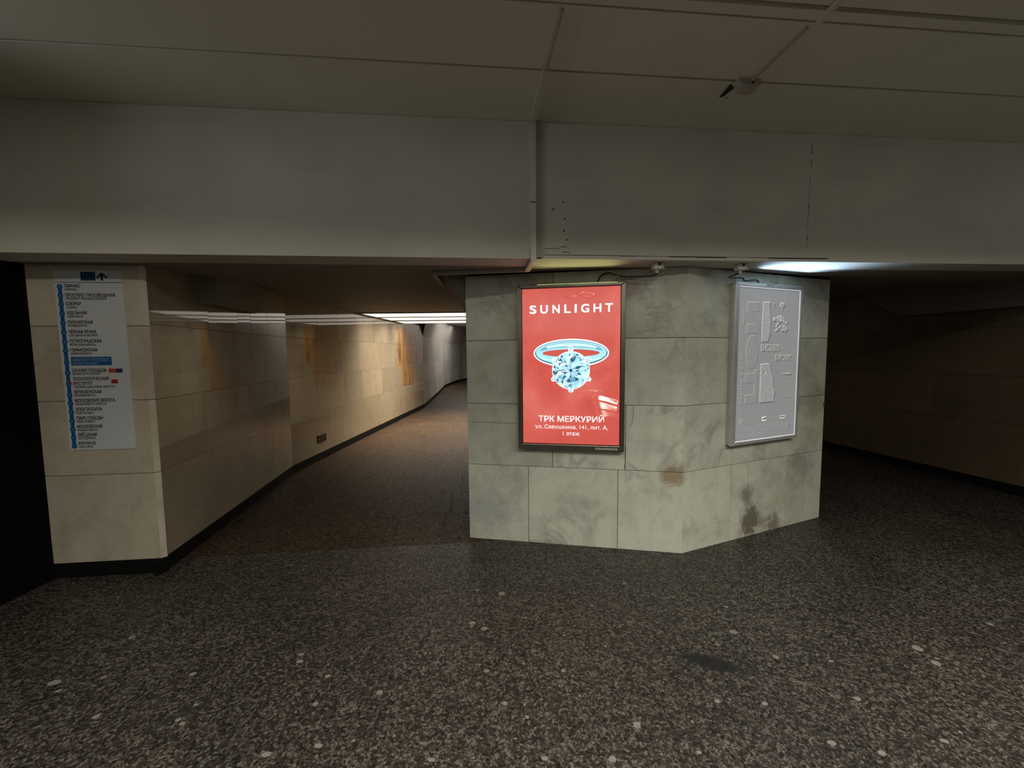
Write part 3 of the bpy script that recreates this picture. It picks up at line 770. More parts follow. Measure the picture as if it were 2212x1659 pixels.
# ------------------------------------------------------------------ lettering helper
from mathutils.geometry import tessellate_polygon, interpolate_bezier
TCACHE = {}
def inside(p, loop):
    c = False
    for i in range(len(loop)):
        (x0, y0), (x1, y1) = loop[i - 1], loop[i]
        if (y0 > p[1]) != (y1 > p[1]) and p[0] < (x1 - x0) * (p[1] - y0) / (y1 - y0) + x0: c = not c
    return c
def text_faces(body):
    """outline every glyph contour and fill it with its own holes, so overlapping contours stay solid"""
    if body in TCACHE: return TCACHE[body]
    c = bpy.data.curves.new('t', 'FONT'); c.body = body; c.size = 1.0
    o = bpy.data.objects.new('t', c); COL.objects.link(o)
    bpy.context.view_layer.update()
    cu = o.to_curve(bpy.context.evaluated_depsgraph_get())
    loops = []
    for sp in cu.splines:
        L_ = []
        if sp.type == 'BEZIER':
            n = len(sp.bezier_points)
            for k in range(n):
                a, b = sp.bezier_points[k], sp.bezier_points[(k + 1) % n]
                st = (a.handle_right - a.co).cross(b.co - a.co).length < 1e-5 and (b.handle_left - a.co).cross(b.co - a.co).length < 1e-5
                pts = [a.co, b.co] if st else interpolate_bezier(a.co, a.handle_right, b.handle_left, b.co, 6)
                L_ += [(p[0], p[1]) for p in pts[:-1]]
        else:
            L_ = [(p.co[0], p.co[1]) for p in sp.points]
        L2 = []
        for p in L_:
            if not L2 or abs(p[0] - L2[-1][0]) + abs(p[1] - L2[-1][1]) > 1e-5: L2.append(p)
        if len(L2) > 2: loops.append(L2)
    o.to_curve_clear()
    bpy.data.objects.remove(o, do_unlink=True); bpy.data.curves.remove(c)
    def sgn(l): return sum(l[k - 1][0] * l[k][1] - l[k][0] * l[k - 1][1] for k in range(len(l)))
    ar = [sgn(l) for l in loops]
    outer, holes = [], {}
    for k, l in enumerate(loops):
        own = [m for m in range(len(loops)) if m != k and ar[m] * ar[k] < 0 and abs(ar[m]) > abs(ar[k]) and inside(l[0], loops[m]) and inside(l[len(l) // 2], loops[m])]
        if own: holes.setdefault(min(own, key=lambda m: abs(ar[m])), []).append(k)
        else: outer.append(k)
    vs, fs = [], []
    for k in outer:
        grp = [loops[k]] + [loops[m] for m in holes.get(k, [])]
        tri = tessellate_polygon([[Vector((p[0], p[1], 0)) for p in g_] for g_ in grp])
        base = len(vs)
        for g_ in grp: vs += g_
        fs += [tuple(base + q for q in t_) for t_ in tri]
    TCACHE[body] = (vs, fs)
    return vs, fs
def text(mb, body, x0, x1, z0, z1, y, mi=0, bold=0.0, rot=False, ref=None):
    """fit text into x0..x1, z0..z1 on the plane y; ref limits the height fit to a capital"""
    vs, fs = text_faces(body)
    if not vs: return
    b_ = bold * .55
    xa, xb = min(v[0] for v in vs), max(v[0] for v in vs)
    if ref:
        rv, _ = text_faces(ref); ya, yb = min(v[1] for v in rv), max(v[1] for v in rv)
    else:
        ya, yb = min(v[1] for v in vs), max(v[1] for v in vs)
    xa, xb, ya, yb = xa - b_, xb + b_, ya - b_, yb + b_
    for ci, (dx, dz) in enumerate(((0, 0), (b_, b_), (-b_, b_), (b_, -b_), (-b_, -b_)) if b_ > 0 else ((0, 0),)):
        yc_ = y - ci * .00004
        out = []
        for (a, b) in vs:
            p, q = (a + dx - xa) / (xb - xa), (b + dz - ya) / (yb - ya)
            if rot: out.append((x0 + (x1 - x0) * (1 - q), yc_, z0 + (z1 - z0) * p))
            else: out.append((x0 + (x1 - x0) * p, yc_, z0 + (z1 - z0) * q))
        mb.solid(out, fs, mi)
def poly(mb, pts, y, mi=0): mb.face([(p[0], y, p[1]) for p in pts], mi)
def rect(mb, x0, x1, z0, z1, y, mi=0): poly(mb, [(x0, z0), (x1, z0), (x1, z1), (x0, z1)], y, mi)
def ell(cx, cz, a, b, n=48, t0=0, t1=2 * PI): return [(cx + a * math.cos(t0 + (t1 - t0) * k / n), cz + b * math.sin(t0 + (t1 - t0) * k / n)) for k in range(n if abs(t1 - t0 - 2 * PI) < 1e-6 else n + 1)]
def ringband(mb, cx, cz, a0, b0, a1, b1, y, mi=0, n=56, t0=0, t1=2 * PI):
    for k in range(n):
        p, q = t0 + (t1 - t0) * k / n, t0 + (t1 - t0) * (k + 1) / n
        poly(mb, [(cx + a0 * math.cos(p), cz + b0 * math.sin(p)), (cx + a1 * math.cos(p), cz + b1 * math.sin(p)), (cx + a1 * math.cos(q), cz + b1 * math.sin(q)), (cx + a0 * math.cos(q), cz + b0 * math.sin(q))], y, mi)
def outline(mb, pts, wd, y, mi=0, closed=True):
    n = len(pts)
    for i in range(n if closed else n - 1):
        (x0, z0), (x1, z1) = pts[i], pts[(i + 1) % n]
        l = math.hypot(x1 - x0, z1 - z0)
        if l < 1e-6: continue
        a, b = -(z1 - z0) / l * wd / 2, (x1 - x0) / l * wd / 2
        e, f = (x1 - x0) / l * wd / 2, (z1 - z0) / l * wd / 2
        poly(mb, [(x0 - a - e, z0 - b - f), (x0 + a - e, z0 + b - f), (x1 + a + e, z1 + b + f), (x1 - a + e, z1 - b + f)], y, mi)

# ------------------------------------------------------------------ route sign on the left pillar
Ld = Vector((L1[0] - L0[0], L1[1] - L0[1], 0)).normalized(); LnN = Vector((Ld.y, -Ld.x, 0))
sgW, sgZ0, sgZ1 = 0.437, 0.940, 2.196
so = Vector((*L0, 0)) + Ld * .181
t = thing('route_sign', 'tall white metro line sign with blue line on left pillar', 'sign', (so.x, so.y, sgZ0), math.atan2(Ld.y, Ld.x))
signm = plain('sign_white', (0.60, 0.62, 0.63), 0.35, var=0.05, vscale=3)
H = sgZ1 - sgZ0
mb = MB()
r = .022; pl = []
for cx_, cz_, a0 in ((sgW - r, H - r, 0), (r, H - r, PI / 2), (r, r, PI), (sgW - r, r, 1.5 * PI)):
    pl += [(cx_ + r * math.cos(a0 + k * PI / 12), cz_ + r * math.sin(a0 + k * PI / 12)) for k in range(7)]
mb.prism(pl, -.006, 0.0); mb.build('panel', signm, t)
PX = .437 / 528.0
def sz(y): f = (y - 190) / 1372.0; return H * (1 - f) + .010 * math.sin(PI * f)
def sx(x, y): return (x - (412 + (y - 190) * 115 / 1375.0)) * PX * (1 + 0)
blue = plain('sign_blue', (0.010, 0.10, 0.29), 0.4, var=.1)
lblue = plain('sign_light_blue', (0.06, 0.24, 0.46), 0.4)
red = plain('sign_red', (0.36, 0.025, 0.02), 0.4); orange = plain('sign_orange', (0.46, 0.08, 0.02), 0.4); violet = plain('sign_violet', (0.045, 0.025, 0.12), 0.4)
Y = -.0066
lx = sx(463, 310)
rows = [308, 378, 443, 513, 585, 658, 729, 797, 885, 965, 1050, 1133, 1197, 1265, 1331, 1395, 1458, 1524]
mb = MB()
rect(mb, lx - .0125, lx + .0125, sz(1525), sz(312), Y)
for y in rows: poly(mb, ell(lx, sz(y + 6), .018, .018, 20), Y - .0002)
mb.build('line_diagram', blue, t)
mb = MB()
for y in rows:
    mb = MB(); poly(mb, ell(lx, sz(y + 6), .008, .008, 14), Y - .0004); mb.build('station_dot', lblue, t)
NAMES = [('ПАРНАС', 'PARNAS', 308, 335, 118, 88), ('ПРОСПЕКТ ПРОСВЕЩЕНИЯ', 'PROSPEKT PROSVESCHENIYA', 378, 405, 382, 315), ('ОЗЕРКИ', 'OZERKI', 443, 472, 115, 78), ('УДЕЛЬНАЯ', "UDEL'NAYA", 513, 541, 153, 120), ('ПИОНЕРСКАЯ', 'PIONERSKAYA', 585, 612, 193, 148), ('ЧЁРНАЯ РЕЧКА', 'CHYORNAYA RECHKA', 658, 686, 215, 220), ('ПЕТРОГРАДСКАЯ', 'PETROGRADSKAYA', 729, 758, 248, 200), ('ГОРЬКОВСКАЯ', "GOR'KOVSKAYA", 797, 825, 208, 165), (None, None, 0, 0, 0, 0), ('СЕННАЯ ПЛОЩАДЬ', "SENNAYA PLOSCHAD'", 953, 979, 270, 220), ('ТЕХНОЛОГИЧЕСКИЙ', None, 1018, 0, 282, 0), ('ИНСТИТУТ', 'TEKHNOLOGICHESKIY INSTITUT', 1053, 1080, 150, 322), ('ФРУНЗЕНСКАЯ', 'FRUNZENSKAYA', 1117, 1144, 213, 165), ('МОСКОВСКИЕ ВОРОТА', 'MOSKOVSKIYE VOROTA', 1183, 1210, 315, 243), ('ЭЛЕКТРОСИЛА', 'ELEKTROSILA', 1250, 1278, 208, 138), ('ПАРК ПОБЕДЫ', 'PARK POBEDY', 1317, 1344, 207, 147), ('МОСКОВСКАЯ', 'MOSKOVSKAYA', 1381, 1409, 195, 158), ('ЗВЁЗДНАЯ', 'ZVYOZDNAYA', 1444, 1471, 148, 137), ('КУПЧИНО', 'KUPCHINO', 1510, 1537, 134, 108)]
txl = sx(498, 308)
for ru, la, y, y2, wd, wd2 in NAMES:
    if not ru: continue
    mb = MB()
    if ru: text(mb, ru, txl, txl + wd * PX, sz(y + 13), sz(y - 13), Y, 0, .05, ref='Н')
    if la: text(mb, la, txl + .002, txl + .002 + wd2 * PX, sz(y2 + 9), sz(y2 - 9), Y, 0, .035, ref='N')
    mb.build('station_name', M['ink'], t)
mb = MB(); rect(mb, sx(546, 884), sx(861, 884), sz(916), sz(851), Y - .0006); mb.build('current_station_band', blue, t)
mb = MB()
wtext = plain('sign_text_white', (0.30, 0.42, 0.55), 0.5)
text(mb, 'НЕВСКИЙ ПРОСПЕКТ', sx(560, 873), sx(846, 873), sz(886), sz(862), Y - .0009, 0, .004, ref='Н')
text(mb, 'NEVSKIY PROSPEKT', sx(562, 902), sx(757, 902), sz(911), sz(894), Y - .0009, 0, .002, ref='N')
mb.build('current_station_name', wtext, t)
mb = MB(); rect(mb, sx(622, 232), sx(735, 232), sz(267), sz(200), Y); mb.build('line_badge', plain('sign_deep_blue', (0.006, 0.045, 0.14), .4), t)
mb = MB(); text(mb, '002', sx(640, 232), sx(722, 232), sz(254), sz(213), Y - .0004, 0, .006, ref='0'); mb.build('line_number', plain('sign_number', (0.05, 0.10, 0.19), .5), t)
mb = MB()
ax = sx(785, 232); at_, ab = sz(204), sz(267)
poly(mb, [(ax - .0075, ab), (ax + .0075, ab), (ax + .0075, at_ - .018), (ax - .0075, at_ - .018)], Y)
poly(mb, [(ax, at_), (ax - .033, at_ - .030), (ax - .033, at_ - .046), (ax, at_ - .017)], Y - .0001)
poly(mb, [(ax, at_), (ax, at_ - .017), (ax + .033, at_ - .046), (ax + .033, at_ - .030)], Y - .0001)
mb.build('arrow', M['ink'], t)
mb = MB(); rect(mb, .002, sgW - .002, sz(283), sz(279), Y); mb.build('header_rule', M['ink'], t)
mb = MB(); rect(mb, sx(836, 958), sx(890, 958), sz(975), sz(943), Y); mb.build('transfer_mark', orange, t)
mb = MB(); rect(mb, sx(892, 958), sx(946, 958), sz(975), sz(943), Y); mb.build('transfer_mark', violet, t)
mb = MB(); rect(mb, sx(858, 1042), sx(910, 1042), sz(1057), sz(1026), Y); mb.build('transfer_mark', red, t); mb = MB(); poly(mb, ell(lx + .010, sz(1050), .010, .012, 14), Y - .0006); mb.build('transfer_dot', red, t)

# ------------------------------------------------------------------ lit poster boxes
def lightbox(o2d, direc, u0, u1, z0, z1, pu0, pu1, pz0, pz1, frame_m, side_m, name, label, glow_col, glow_pow, number, edge_m):
    org = Vector((*o2d, 0))
    t = thing(name, label, 'light box', (org.x, org.y, 0), math.atan2(direc.y, direc.x), None)
    D = .055
    # casing behind the frame
    mb = MB(); mb.box(u0 + .004, u1 - .004, -.030, -.001, z0 + .004, z1 - .018, 0, .002); mb.build('casing', side_m, t)
    # four mitred frame bars
    def barpoly(p):
        m = MB()
        n = len(p)
        for (yy0, yy1, ins) in ((-D, -.027, 0),):
            vs = [(q[0], yy0, q[1]) for q in p] + [(q[0], yy1, q[1]) for q in p]
            fs = [tuple(range(n)), tuple(range(2 * n - 1, n - 1, -1))] + [(i, i + n, (i + 1) % n + n, (i + 1) % n) for i in range(n)]
            m.solid(vs, fs)
        return m
    O = [(u0, z0), (u1, z0), (u1, z1), (u0, z1)]; I = [(pu0, pz0), (pu1, pz0), (pu1, pz1), (pu0, pz1)]
    for i in range(4):
        j = (i + 1) % 4
        m = barpoly([O[i], O[j], I[j], I[i]])
        ob = m.build('frame_bar', frame_m, t)
        bv = ob.modifiers.new('bevel', 'BEVEL'); bv.width = .004; bv.segments = 2; bv.limit_method = 'ANGLE'
    # gasket round the sheet; on the grey poster it glows as a painted highlight
    g = .006
    mb = MB()
    J = [(pu0 + g, pz0 + g), (pu1 - g, pz0 + g), (pu1 - g, pz1 - g), (pu0 + g, pz1 - g)]
    for i in range(4):
        j = (i + 1) % 4
        mb.face([(I[i][0], -.0475, I[i][1]), (I[j][0], -.0475, I[j][1]), (J[j][0], -.0465, J[j][1]), (J[i][0], -.0465, J[i][1])])
    mb.build('gasket', edge_m, t)
    # number plate and small print sticker
    nx = pu0 + (pu1 - pu0) * .475
    mb = MB(); mb.box(nx - .046, nx + .046, -D - .001, -D + .002, z1 - .021, z1 - .002); st = mb.build('number_plate', M['sticker'], t)
    if number:
        mb = MB(); text(mb, number, nx - .040, nx + .040, z1 - .018, z1 - .005, -D - .0015, 0, .01, ref='0'); mb.build('number', M['ink'], st)
    mb = MB(); mb.box(pu1 - .19, pu1 - .02, -D - .001, -D + .002, z0 + .014, z0 + .028); st2 = mb.build('info_sticker', M['sticker'], t)
    mb = MB()
    x = pu1 - .185
    while x < pu1 - .028:
        w_ = random.uniform(.008, .02); rect(mb, x, min(x + w_, pu1 - .026), z0 + .018, z0 + .024, -D - .0014); x += w_ + .004
    mb.build('small_print', plain('faded_ink', (.2, .19, .17), .6), st2)
    # the light that leaks from the open top of the box
    dv = Vector((direc.x, direc.y, 0)); nv = Vector((dv.y, -dv.x, 0))
    c = org + dv * ((u0 + u1) / 2 + .05) + nv * .040 + Vector((0, 0, z1 + .012))
    area('box_tube', c, c + nv + Vector((0, 0, .05)), (u1 - u0) * .74, .018, glow_pow * 1.3, glow_col, 92, dv)
    return t

# red poster -----------------------------------------------------------
t = lightbox(A, AMD, .445, 1.285, .812, 2.132, .478, 1.253, .857, 2.108, M['alu_dark'], M['gasket'], 'poster_light_box',
             'lit red poster of a diamond ring in dark metal frame', (0.85, 1.0, 0.36), 0.36, '0231C12', M['gasket'])
posterm, nt, N, L, P = nmat('poster_red')
tc = N.new('ShaderNodeTexCoord'); n1 = N.new('ShaderNodeTexNoise'); n1.inputs['Scale'].default_value = 2.2; n1.inputs['Detail'].default_value = 4; n1.inputs['Distortion'].default_value = 1.0
L.new(tc.outputs['Object'], n1.inputs['Vector'])
cc = ramp(N, L, n1.outputs['Fac'], [(0.35, (0.66, 0.105, 0.080)), (0.55, (0.72, 0.135, 0.105)), (0.7, (0.80, 0.19, 0.15))])
L.new(cc, P.inputs['Emission Color']); P.inputs['Emission Strength'].default_value = 0.98
P.inputs['Base Color'].default_value = (.12, .02, .016, 1); P.inputs['Roughness'].default_value = .6; P.inputs['Specular IOR Level'].default_value = .1
mb = MB(); rect(mb, .484, 1.247, .863, 2.102, -.0450); pan = mb.build('poster', posterm, t)
wht = glow('print_white', (0.86, 0.95, 1.0), 1.0); wht2 = glow('print_warm_white', (0.95, 0.90, 0.88), 1.0); shd = glow('print_red_dark', (0.42, 0.08, 0.07), 1.0)
LET = [('S', .543, .599), ('U', .629, .689), ('N', .725, .783), ('L', .818, .869), ('I', .898, .916), ('G', .948, 1.011), ('H', 1.043, 1.104), ('T', 1.132, 1.191)]
for ch, a, b in LET:
    mb = MB(); text(mb, ch, a - .003, b + .003, 1.903, 1.976, -.0453, 0, .05); mb.build('letter_edge', shd, pan)
for ch, a, b in LET:
    mb = MB(); text(mb, ch, a, b, 1.906, 1.973, -.0456, 0, .045); mb.build('headline_letter', wht, pan)
mb = MB(); text(mb, 'ТРК МЕРКУРИЙ', .611, 1.130, 1.042, 1.090, -.0456, 0, .034, ref='Р'); mb.build('shop_line', wht2, pan)
mb = MB(); text(mb, 'ул. Савушкина, 141, лит. А,', .583, 1.160, .985, 1.018, -.0456, 0, .016, ref='А'); mb.build('address_line', wht2, pan); mb = MB(); text(mb, '1 этаж', .806, .940, .932, .964, -.0456, 0, .016, ref='1')
mb.build('floor_line', wht2, pan)
# the ring
cy = glow('print_cyan', (0.42, 0.80, 0.92), 1.0); cy2 = glow('print_pale_cyan', (0.62, 0.90, 0.98), 1.0); teal = glow('print_teal', (0.030, 0.11, 0.17), 1.0); mid = glow('print_steel', (0.22, 0.45, 0.60), 1.0); sky = glow('print_sky', (0.40, 0.66, 0.86), 1.0)
RM = [wht, cy, cy2, teal, mid, posterm, sky]
mb = MB()
C = .869
ringband(mb, C, 1.592, .296, .113, .284, .100, -.0456, 0)      # white rim
ringband(mb, C, 1.592, .284, .100, .279, .095, -.0457, 3)      # dark line
ringband(mb, C, 1.592, .280, .096, .225, .030, -.0458, 1)      # band
ringband(mb, C, 1.603, .245, .070, .226, .037, -.0460, 2, 40, 0.15, PI - .15)
ringband(mb, C, 1.605, .240, .064, .226, .040, -.0461, 4, 10, PI - .62, PI - .12)
ringband(mb, C, 1.605, .240, .064, .226, .040, -.0461, 4, 10, .12, .55)
ringband(mb, C, 1.603, .246, .072, .243, .069, -.0462, 3, 40, 0.05, PI - .05)
ringband(mb, C, 1.603, .229, .041, .226, .037, -.0462, 3, 30, 0.3, PI - .3)
ringband(mb, C, 1.590, .268, .080, .250, .064, -.0461, 2, 16, PI + .15, PI + .9)
ringband(mb, C, 1.590, .268, .080, .250, .064, -.0461, 2, 16, 2 * PI - .9, 2 * PI - .15)
ringband(mb, C, 1.592, .281, .098, .276, .090, -.0462, 3, 20, PI - .1, PI + 1.0)
ringband(mb, C, 1.592, .281, .098, .276, .090, -.0462, 3, 20, 2 * PI - 1.0, 2 * PI + .1)
mb.build('ring_band', RM, pan)
mb = MB()
poly(mb, ell(.870, 1.455, .149, .152, 44), -.0465, 0)
def prong(x, z, a, w_=.022, h_=.034):
    ca, sa = math.cos(a), math.sin(a)
    for sc_, mi, yy in ((1.0, 0, -.0478), (.62, 2, -.0480)):
        poly(mb, [(x + (p * ca - q * sa) * sc_, z + (p * sa + q * ca) * sc_) for p, q in ell(0, 0, w_, h_, 14)], yy, mi)
    for k in range(3):
        aa = a + random.uniform(-1, 1)
        poly(mb, [(x + .012 * math.cos(aa + k * 2.1), z + .012 * math.sin(aa + k * 2.1)), (x + .018 * math.cos(aa + k * 2.1 + .5), z + .018 * math.sin(aa + k * 2.1 + .5)), (x + .007 * math.cos(aa + k * 2.1 + .9), z + .007 * math.sin(aa + k * 2.1 + .9))], -.0482, 3)
# facets
fr = random.Random(21)
CX, CZ, RA = .870, 1.455, .143
def fpt(r_, k, n): a = 2 * PI * k / n + PI / 2; return (CX + RA * r_ * math.cos(a), CZ + RA * r_ * math.sin(a) * 1.02)
def pick(): return fr.choices((1, 2, 0, 6, 3, 4), (5, 7, 3, 3, 2.2, 2))[0]
rings = [(0.0, 1, 0), (.20, 16, 0), (.42, 16, .5), (.66, 16, 0), (.86, 32, .5), (1.0, 32, 0)]
for i in range(1, len(rings)):
    r0, n0, o0 = rings[i - 1]; r1, n1_, o1 = rings[i]
    if i == 1:
        for k in range(16): poly(mb, [(CX, CZ), fpt(r1, k, 16), fpt(r1, k + 1, 16)], -.0468, fr.choices((3, 4, 6, 2), (2, 2, 3, 4))[0])
        continue
    m_ = n1_
    for k in range(m_):
        a0, a1 = fpt(r1 * fr.uniform(.97, 1.02), k + o1, m_), fpt(r1, k + 1 + o1, m_)
        kk = (k + o1 + .5) * n0 / m_ - o0
        b0 = fpt(r0, round(kk) + o0, n0)
        b1 = fpt(r0, round(kk) + o0 + 1, n0)
        poly(mb, [a0, a1, b0], -.0468, pick()); poly(mb, [a1, b1, b0], -.0467, pick())
for k in range(46):      # dark glints
    r_, a = fr.uniform(.35, .97), fr.uniform(0, 2 * PI); da = fr.uniform(.02, .06); dr = fr.uniform(.06, .16)
    P0 = lambda rr, aa: (CX + RA * rr * math.cos(aa), CZ + RA * rr * math.sin(aa))
    poly(mb, [P0(r_, a - da), P0(min(1, r_ + dr), a + fr.uniform(-.1, .1)), P0(r_, a + da), P0(max(.1, r_ - dr), a)], -.0471, fr.choices((3, 4), (3, 1))[0])
for k in range(12):
    a = PI / 2 + k * PI / 6 + .1
    poly(mb, [(CX + .006 * math.cos(a + 1.5), CZ + .006 * math.sin(a + 1.5)), (CX + .075 * math.cos(a), CZ + .075 * math.sin(a)), (CX + .006 * math.cos(a - 1.5), CZ + .006 * math.sin(a - 1.5))], -.0474, (6, 2, 4, 0)[k % 4])
poly(mb, ell(CX, CZ, .014, .014, 9), -.0475, 3)
prong(.869, 1.622, 0, .022, .026); prong(.871, 1.298, 0, .022, .020); prong(.748, 1.530, .75); prong(.998, 1.534, -.75); prong(.737, 1.388, -.9, .020, .026); prong(1.006, 1.389, .9, .020, .026)
mb.build('diamond', RM, pan)
# crumpled clear film over the sheet
film, nt, N, L, P = nmat('clear_film')
N.remove(P)
out = [x for x in N if x.type == 'OUTPUT_MATERIAL'][0]
tr = N.new('ShaderNodeBsdfTransparent'); gl = N.new('ShaderNodeBsdfGlossy'); gl.inputs['Roughness'].default_value = .11
fz = N.new('ShaderNodeFresnel'); fz.inputs['IOR'].default_value = 1.8
mxs = N.new('ShaderNodeMixShader'); L.new(fz.outputs[0], mxs.inputs[0]); L.new(tr.outputs[0], mxs.inputs[1]); L.new(gl.outputs[0], mxs.inputs[2]); L.new(mxs.outputs[0], out.inputs[0])
def gs(u, z, cu, cz, su, sz_): return math.exp(-((u - cu) / su) ** 2 - ((z - cz) / sz_) ** 2)
def saw(x):
    f = x - math.floor(x)
    return (1 - f / .93) if f < .93 else (f - .93) / .07
def sst(a, b, x):
    t_ = max(0.0, min(1.0, (x - a) / (b - a))); return t_ * t_ * (3 - 2 * t_)
def film_h(u, z):
    q = z + .27 * (u - 1.15)
    wob = .005 * math.sin(u * 21 + 1 + z * 9) + .0012 * math.sin(u * 50 + z * 20)
    m1 = sst(1.02, 1.12, u + (z - 1.15) * .2) * sst(1.245, 1.235, u) * sst(1.255, 1.245, q + wob * .3) * sst(1.06, 1.09, z + wob)
    m1 *= .93 + .07 * math.sin(u * 30 + z * 17)
    h = .0225 * m1 * saw((q + wob) / .060) - .005 * m1
    m2 = gs(u, z, 1.05, 1.285, .07, .016)
    h += .0060 * m2 * saw((q + wob) / .03)
    h += .0050 * gs(u, z, .985, 2.035, .06, .018) * saw((z + .35 * (u - 1) + wob * .3) / .028)
    h += .0035 * gs(u, z, .86, 2.025, .035, .010) * saw((z + .35 * (u - 1)) / .024)
    h += .0016 * gs(u, z, .515, 1.42, .02, .16) * math.sin(u * 2 * PI / .03)
    h += .0005 * math.sin(u * 9 + z * 5) + .0004 * math.sin(z * 13 - u * 6)
    return h
nu, nz = 90, 420
vs, fs = [], []
for j in range(nz + 1):
    for i in range(nu + 1):
        u = .482 + (1.249 - .482) * i / nu; z = .861 + (2.104 - .861) * j / nz
        vs.append((u, -.0535 - max(-.0075, min(.02, film_h(u, z))), z))
for j in range(nz):
    for i in range(nu):
        k = j * (nu + 1) + i; fs.append((k, k + 1, k + nu + 2, k + nu + 1))
mb = MB(); mb.solid(vs, fs); mb.build('film', film, t, True)

# grey poster -----------------------------------------------------------
t = lightbox(Mi, MBD, .446, 1.266, .826, 2.140, .490, 1.240, .853, 2.108, M['alu'], M['alu_side'], 'poster_light_box',
             'grey poster with raised-looking letters in pale metal frame, right pillar face', (0.48, 0.70, 1.0), 6.5, '0231C11', M['edge_highlight'])
gm = glow('print_grey', (0.216, 0.216, 0.216), 1.0)
lt = glow('print_light', (0.58, 0.56, 0.50), 1.0); dk = glow('print_dark', (0.030, 0.030, 0.036), 1.0); g2 = glow('print_grey_light', (0.27, 0.265, 0.26), 1.0)
ye = glow('print_yellow', (0.46, 0.45, 0.26), 1.0); bl = glow('print_blue', (0.10, 0.09, 0.24), 1.0); lt2 = glow('print_soft_light', (0.36, 0.355, 0.34), 1.0); dk2 = glow('print_soft_dark', (0.105, 0.105, 0.105), 1.0)
mb = MB(); rect(mb, .496, 1.234, .859, 2.102, -.0450); pan = mb.build('poster', gm, t)
# black shadow gap on the left and top of the sheet
mb = MB(); rect(mb, .496, .501, .859, 2.102, -.0452); rect(mb, .496, 1.234, 2.098, 2.102, -.0452); mb.build('sheet_edge', M['gasket'], pan)
def shift(pts, dx, dz): return [(p[0] + dx, p[1] + dz) for p in pts]
def emboss(mb, pts, y, o=.006, body=2, li=0, di=1, fill=True):
    poly(mb, shift(pts, -o, o), y, li); poly(mb, shift(pts, o, -o), y - .0001, di); poly(mb, pts, y - .0002, body)
EM = [lt, dk, gm, g2, ye, bl, lt2, dk2]
Yp = [(.594, 1.985), (.731, 1.988), (.732, 1.915), (.646, 1.913), (.731, 1.810), (.733, 1.736), (.595, 1.735), (.595, 1.809), (.681, 1.811), (.594, 1.915)]
Cp = [(.601, 1.408), (.700, 1.410), (.710, 1.437), (.744, 1.436), (.747, 1.374), (.736, 1.363), (.738, 1.163), (.603, 1.160), (.602, 1.232), (.707, 1.236), (.705, 1.334), (.603, 1.335)]
mb = MB()
for pts in (Yp, Cp):
    outline(mb, shift(pts, -.0022, .0022), .0036, -.0453, 4)
    outline(mb, shift(pts, .0022, -.0022), .0036, -.0454, 5)
    poly(mb, pts, -.0455, 2)
ringband(mb, .6665 - .0022, 1.5835 + .0022, .071, .137, .0672, .133, -.0453, 4); ringband(mb, .6665 + .0022, 1.5835 - .0022, .071, .137, .0672, .133, -.0454, 5)
ringband(mb, .6665, 1.5835, .070, .1355, .040, .060, -.0455, 2)
ringband(mb, .668 + .0022, 1.5825 - .0022, .042, .062, .0385, .0585, -.0456, 4); ringband(mb, .668 - .0022, 1.5825 + .0022, .042, .062, .0385, .0585, -.0457, 5)
ringband(mb, .668, 1.5825, .0418, .0618, .0398, .0598, -.0458, 2)
br = [(.551, 1.918), (.566, 1.912), (.577, 1.868), (.570, 1.823), (.558, 1.807), (.548, 1.814), (.560, 1.863), (.547, 1.907)]
emboss(mb, br, -.0453, .003, 2, 6, 7)
mb.build('big_letters', EM, pan)
mb = MB()
def etext(body, x0, x1, z0, z1, o, bold, rot=False, mats=(6, 7, 2), ref=None):
    text(mb, body, x0 - o, x1 - o, z0 + o, z1 + o, -.0453, mats[0], bold, rot, ref=ref)
    text(mb, body, x0 + o, x1 + o, z0 - o, z1 - o, -.0454, mats[1], bold, rot, ref=ref)
    text(mb, body, x0, x1, z0, z1, -.0455, mats[2], bold, rot, ref=ref)
etext('ВИКТОР', .541, .572, 1.160, 1.572, .003, .01, True)
mb.build('name_lettering', EM, pan); mb = MB()
etext('ВЫСТАВКА', .775, 1.012, 1.586, 1.643, .004, .008, mats=(0, 1, 2))
mb.build('title_word', EM, pan); mb = MB()
etext('БАЙОПИК', .958, 1.162, 1.507, 1.572, .004, .008, mats=(0, 1, 2))
mb.build('title_word', EM, pan); mb = MB()
emboss(mb, [(1.023, 1.606), (1.050, 1.606), (1.050, 1.612), (1.023, 1.612)], -.0453, .002)
mb.build('dash', EM, pan); mb = MB()
etext('СБЕР', .590, .680, 1.010, 1.038, .002, .01)
mb.build('sponsor_lettering', EM, pan)
for body, x0, x1 in (('П', .542, .566), ('Р', .637, .656), ('О', .829, .846), ('Г', .923, .950), ('Ц', 1.029, 1.060), ('А', 1.139, 1.168)):
    mb = MB(); etext(body, x0, x1, 1.108, 1.128, .0018, .0); mb.build('small_letter', EM, pan)
mb = MB()
S1 = [(.778, 1.990), (.869, 1.993), (.862, 1.948), (.873, 1.902), (.882, 1.829), (.875, 1.737), (.853, 1.668), (.780, 1.668), (.777, 1.781), (.778, 1.872), (.784, 1.927)]
S2 = [(.778, 1.482), (.884, 1.485), (.909, 1.423), (.937, 1.361), (.941, 1.285), (.965, 1.240), (.954, 1.193), (.962, 1.163), (.782, 1.163)]
emboss(mb, S1, -.0453, .005, 3)
for z in (1.826, 1.749): rect(mb, .783, .873, z, z + .003, -.0458, 6)
fr = random.Random(9)
for k in range(26):
    x, z = fr.uniform(.79, .86), fr.uniform(1.68, 1.97); r_ = fr.uniform(.003, .008)
    poly(mb, ell(x, z, r_ * .6, r_, 6), -.0458, fr.choice((2, 3, 6)))
mb.build('picture_strip', EM, pan)
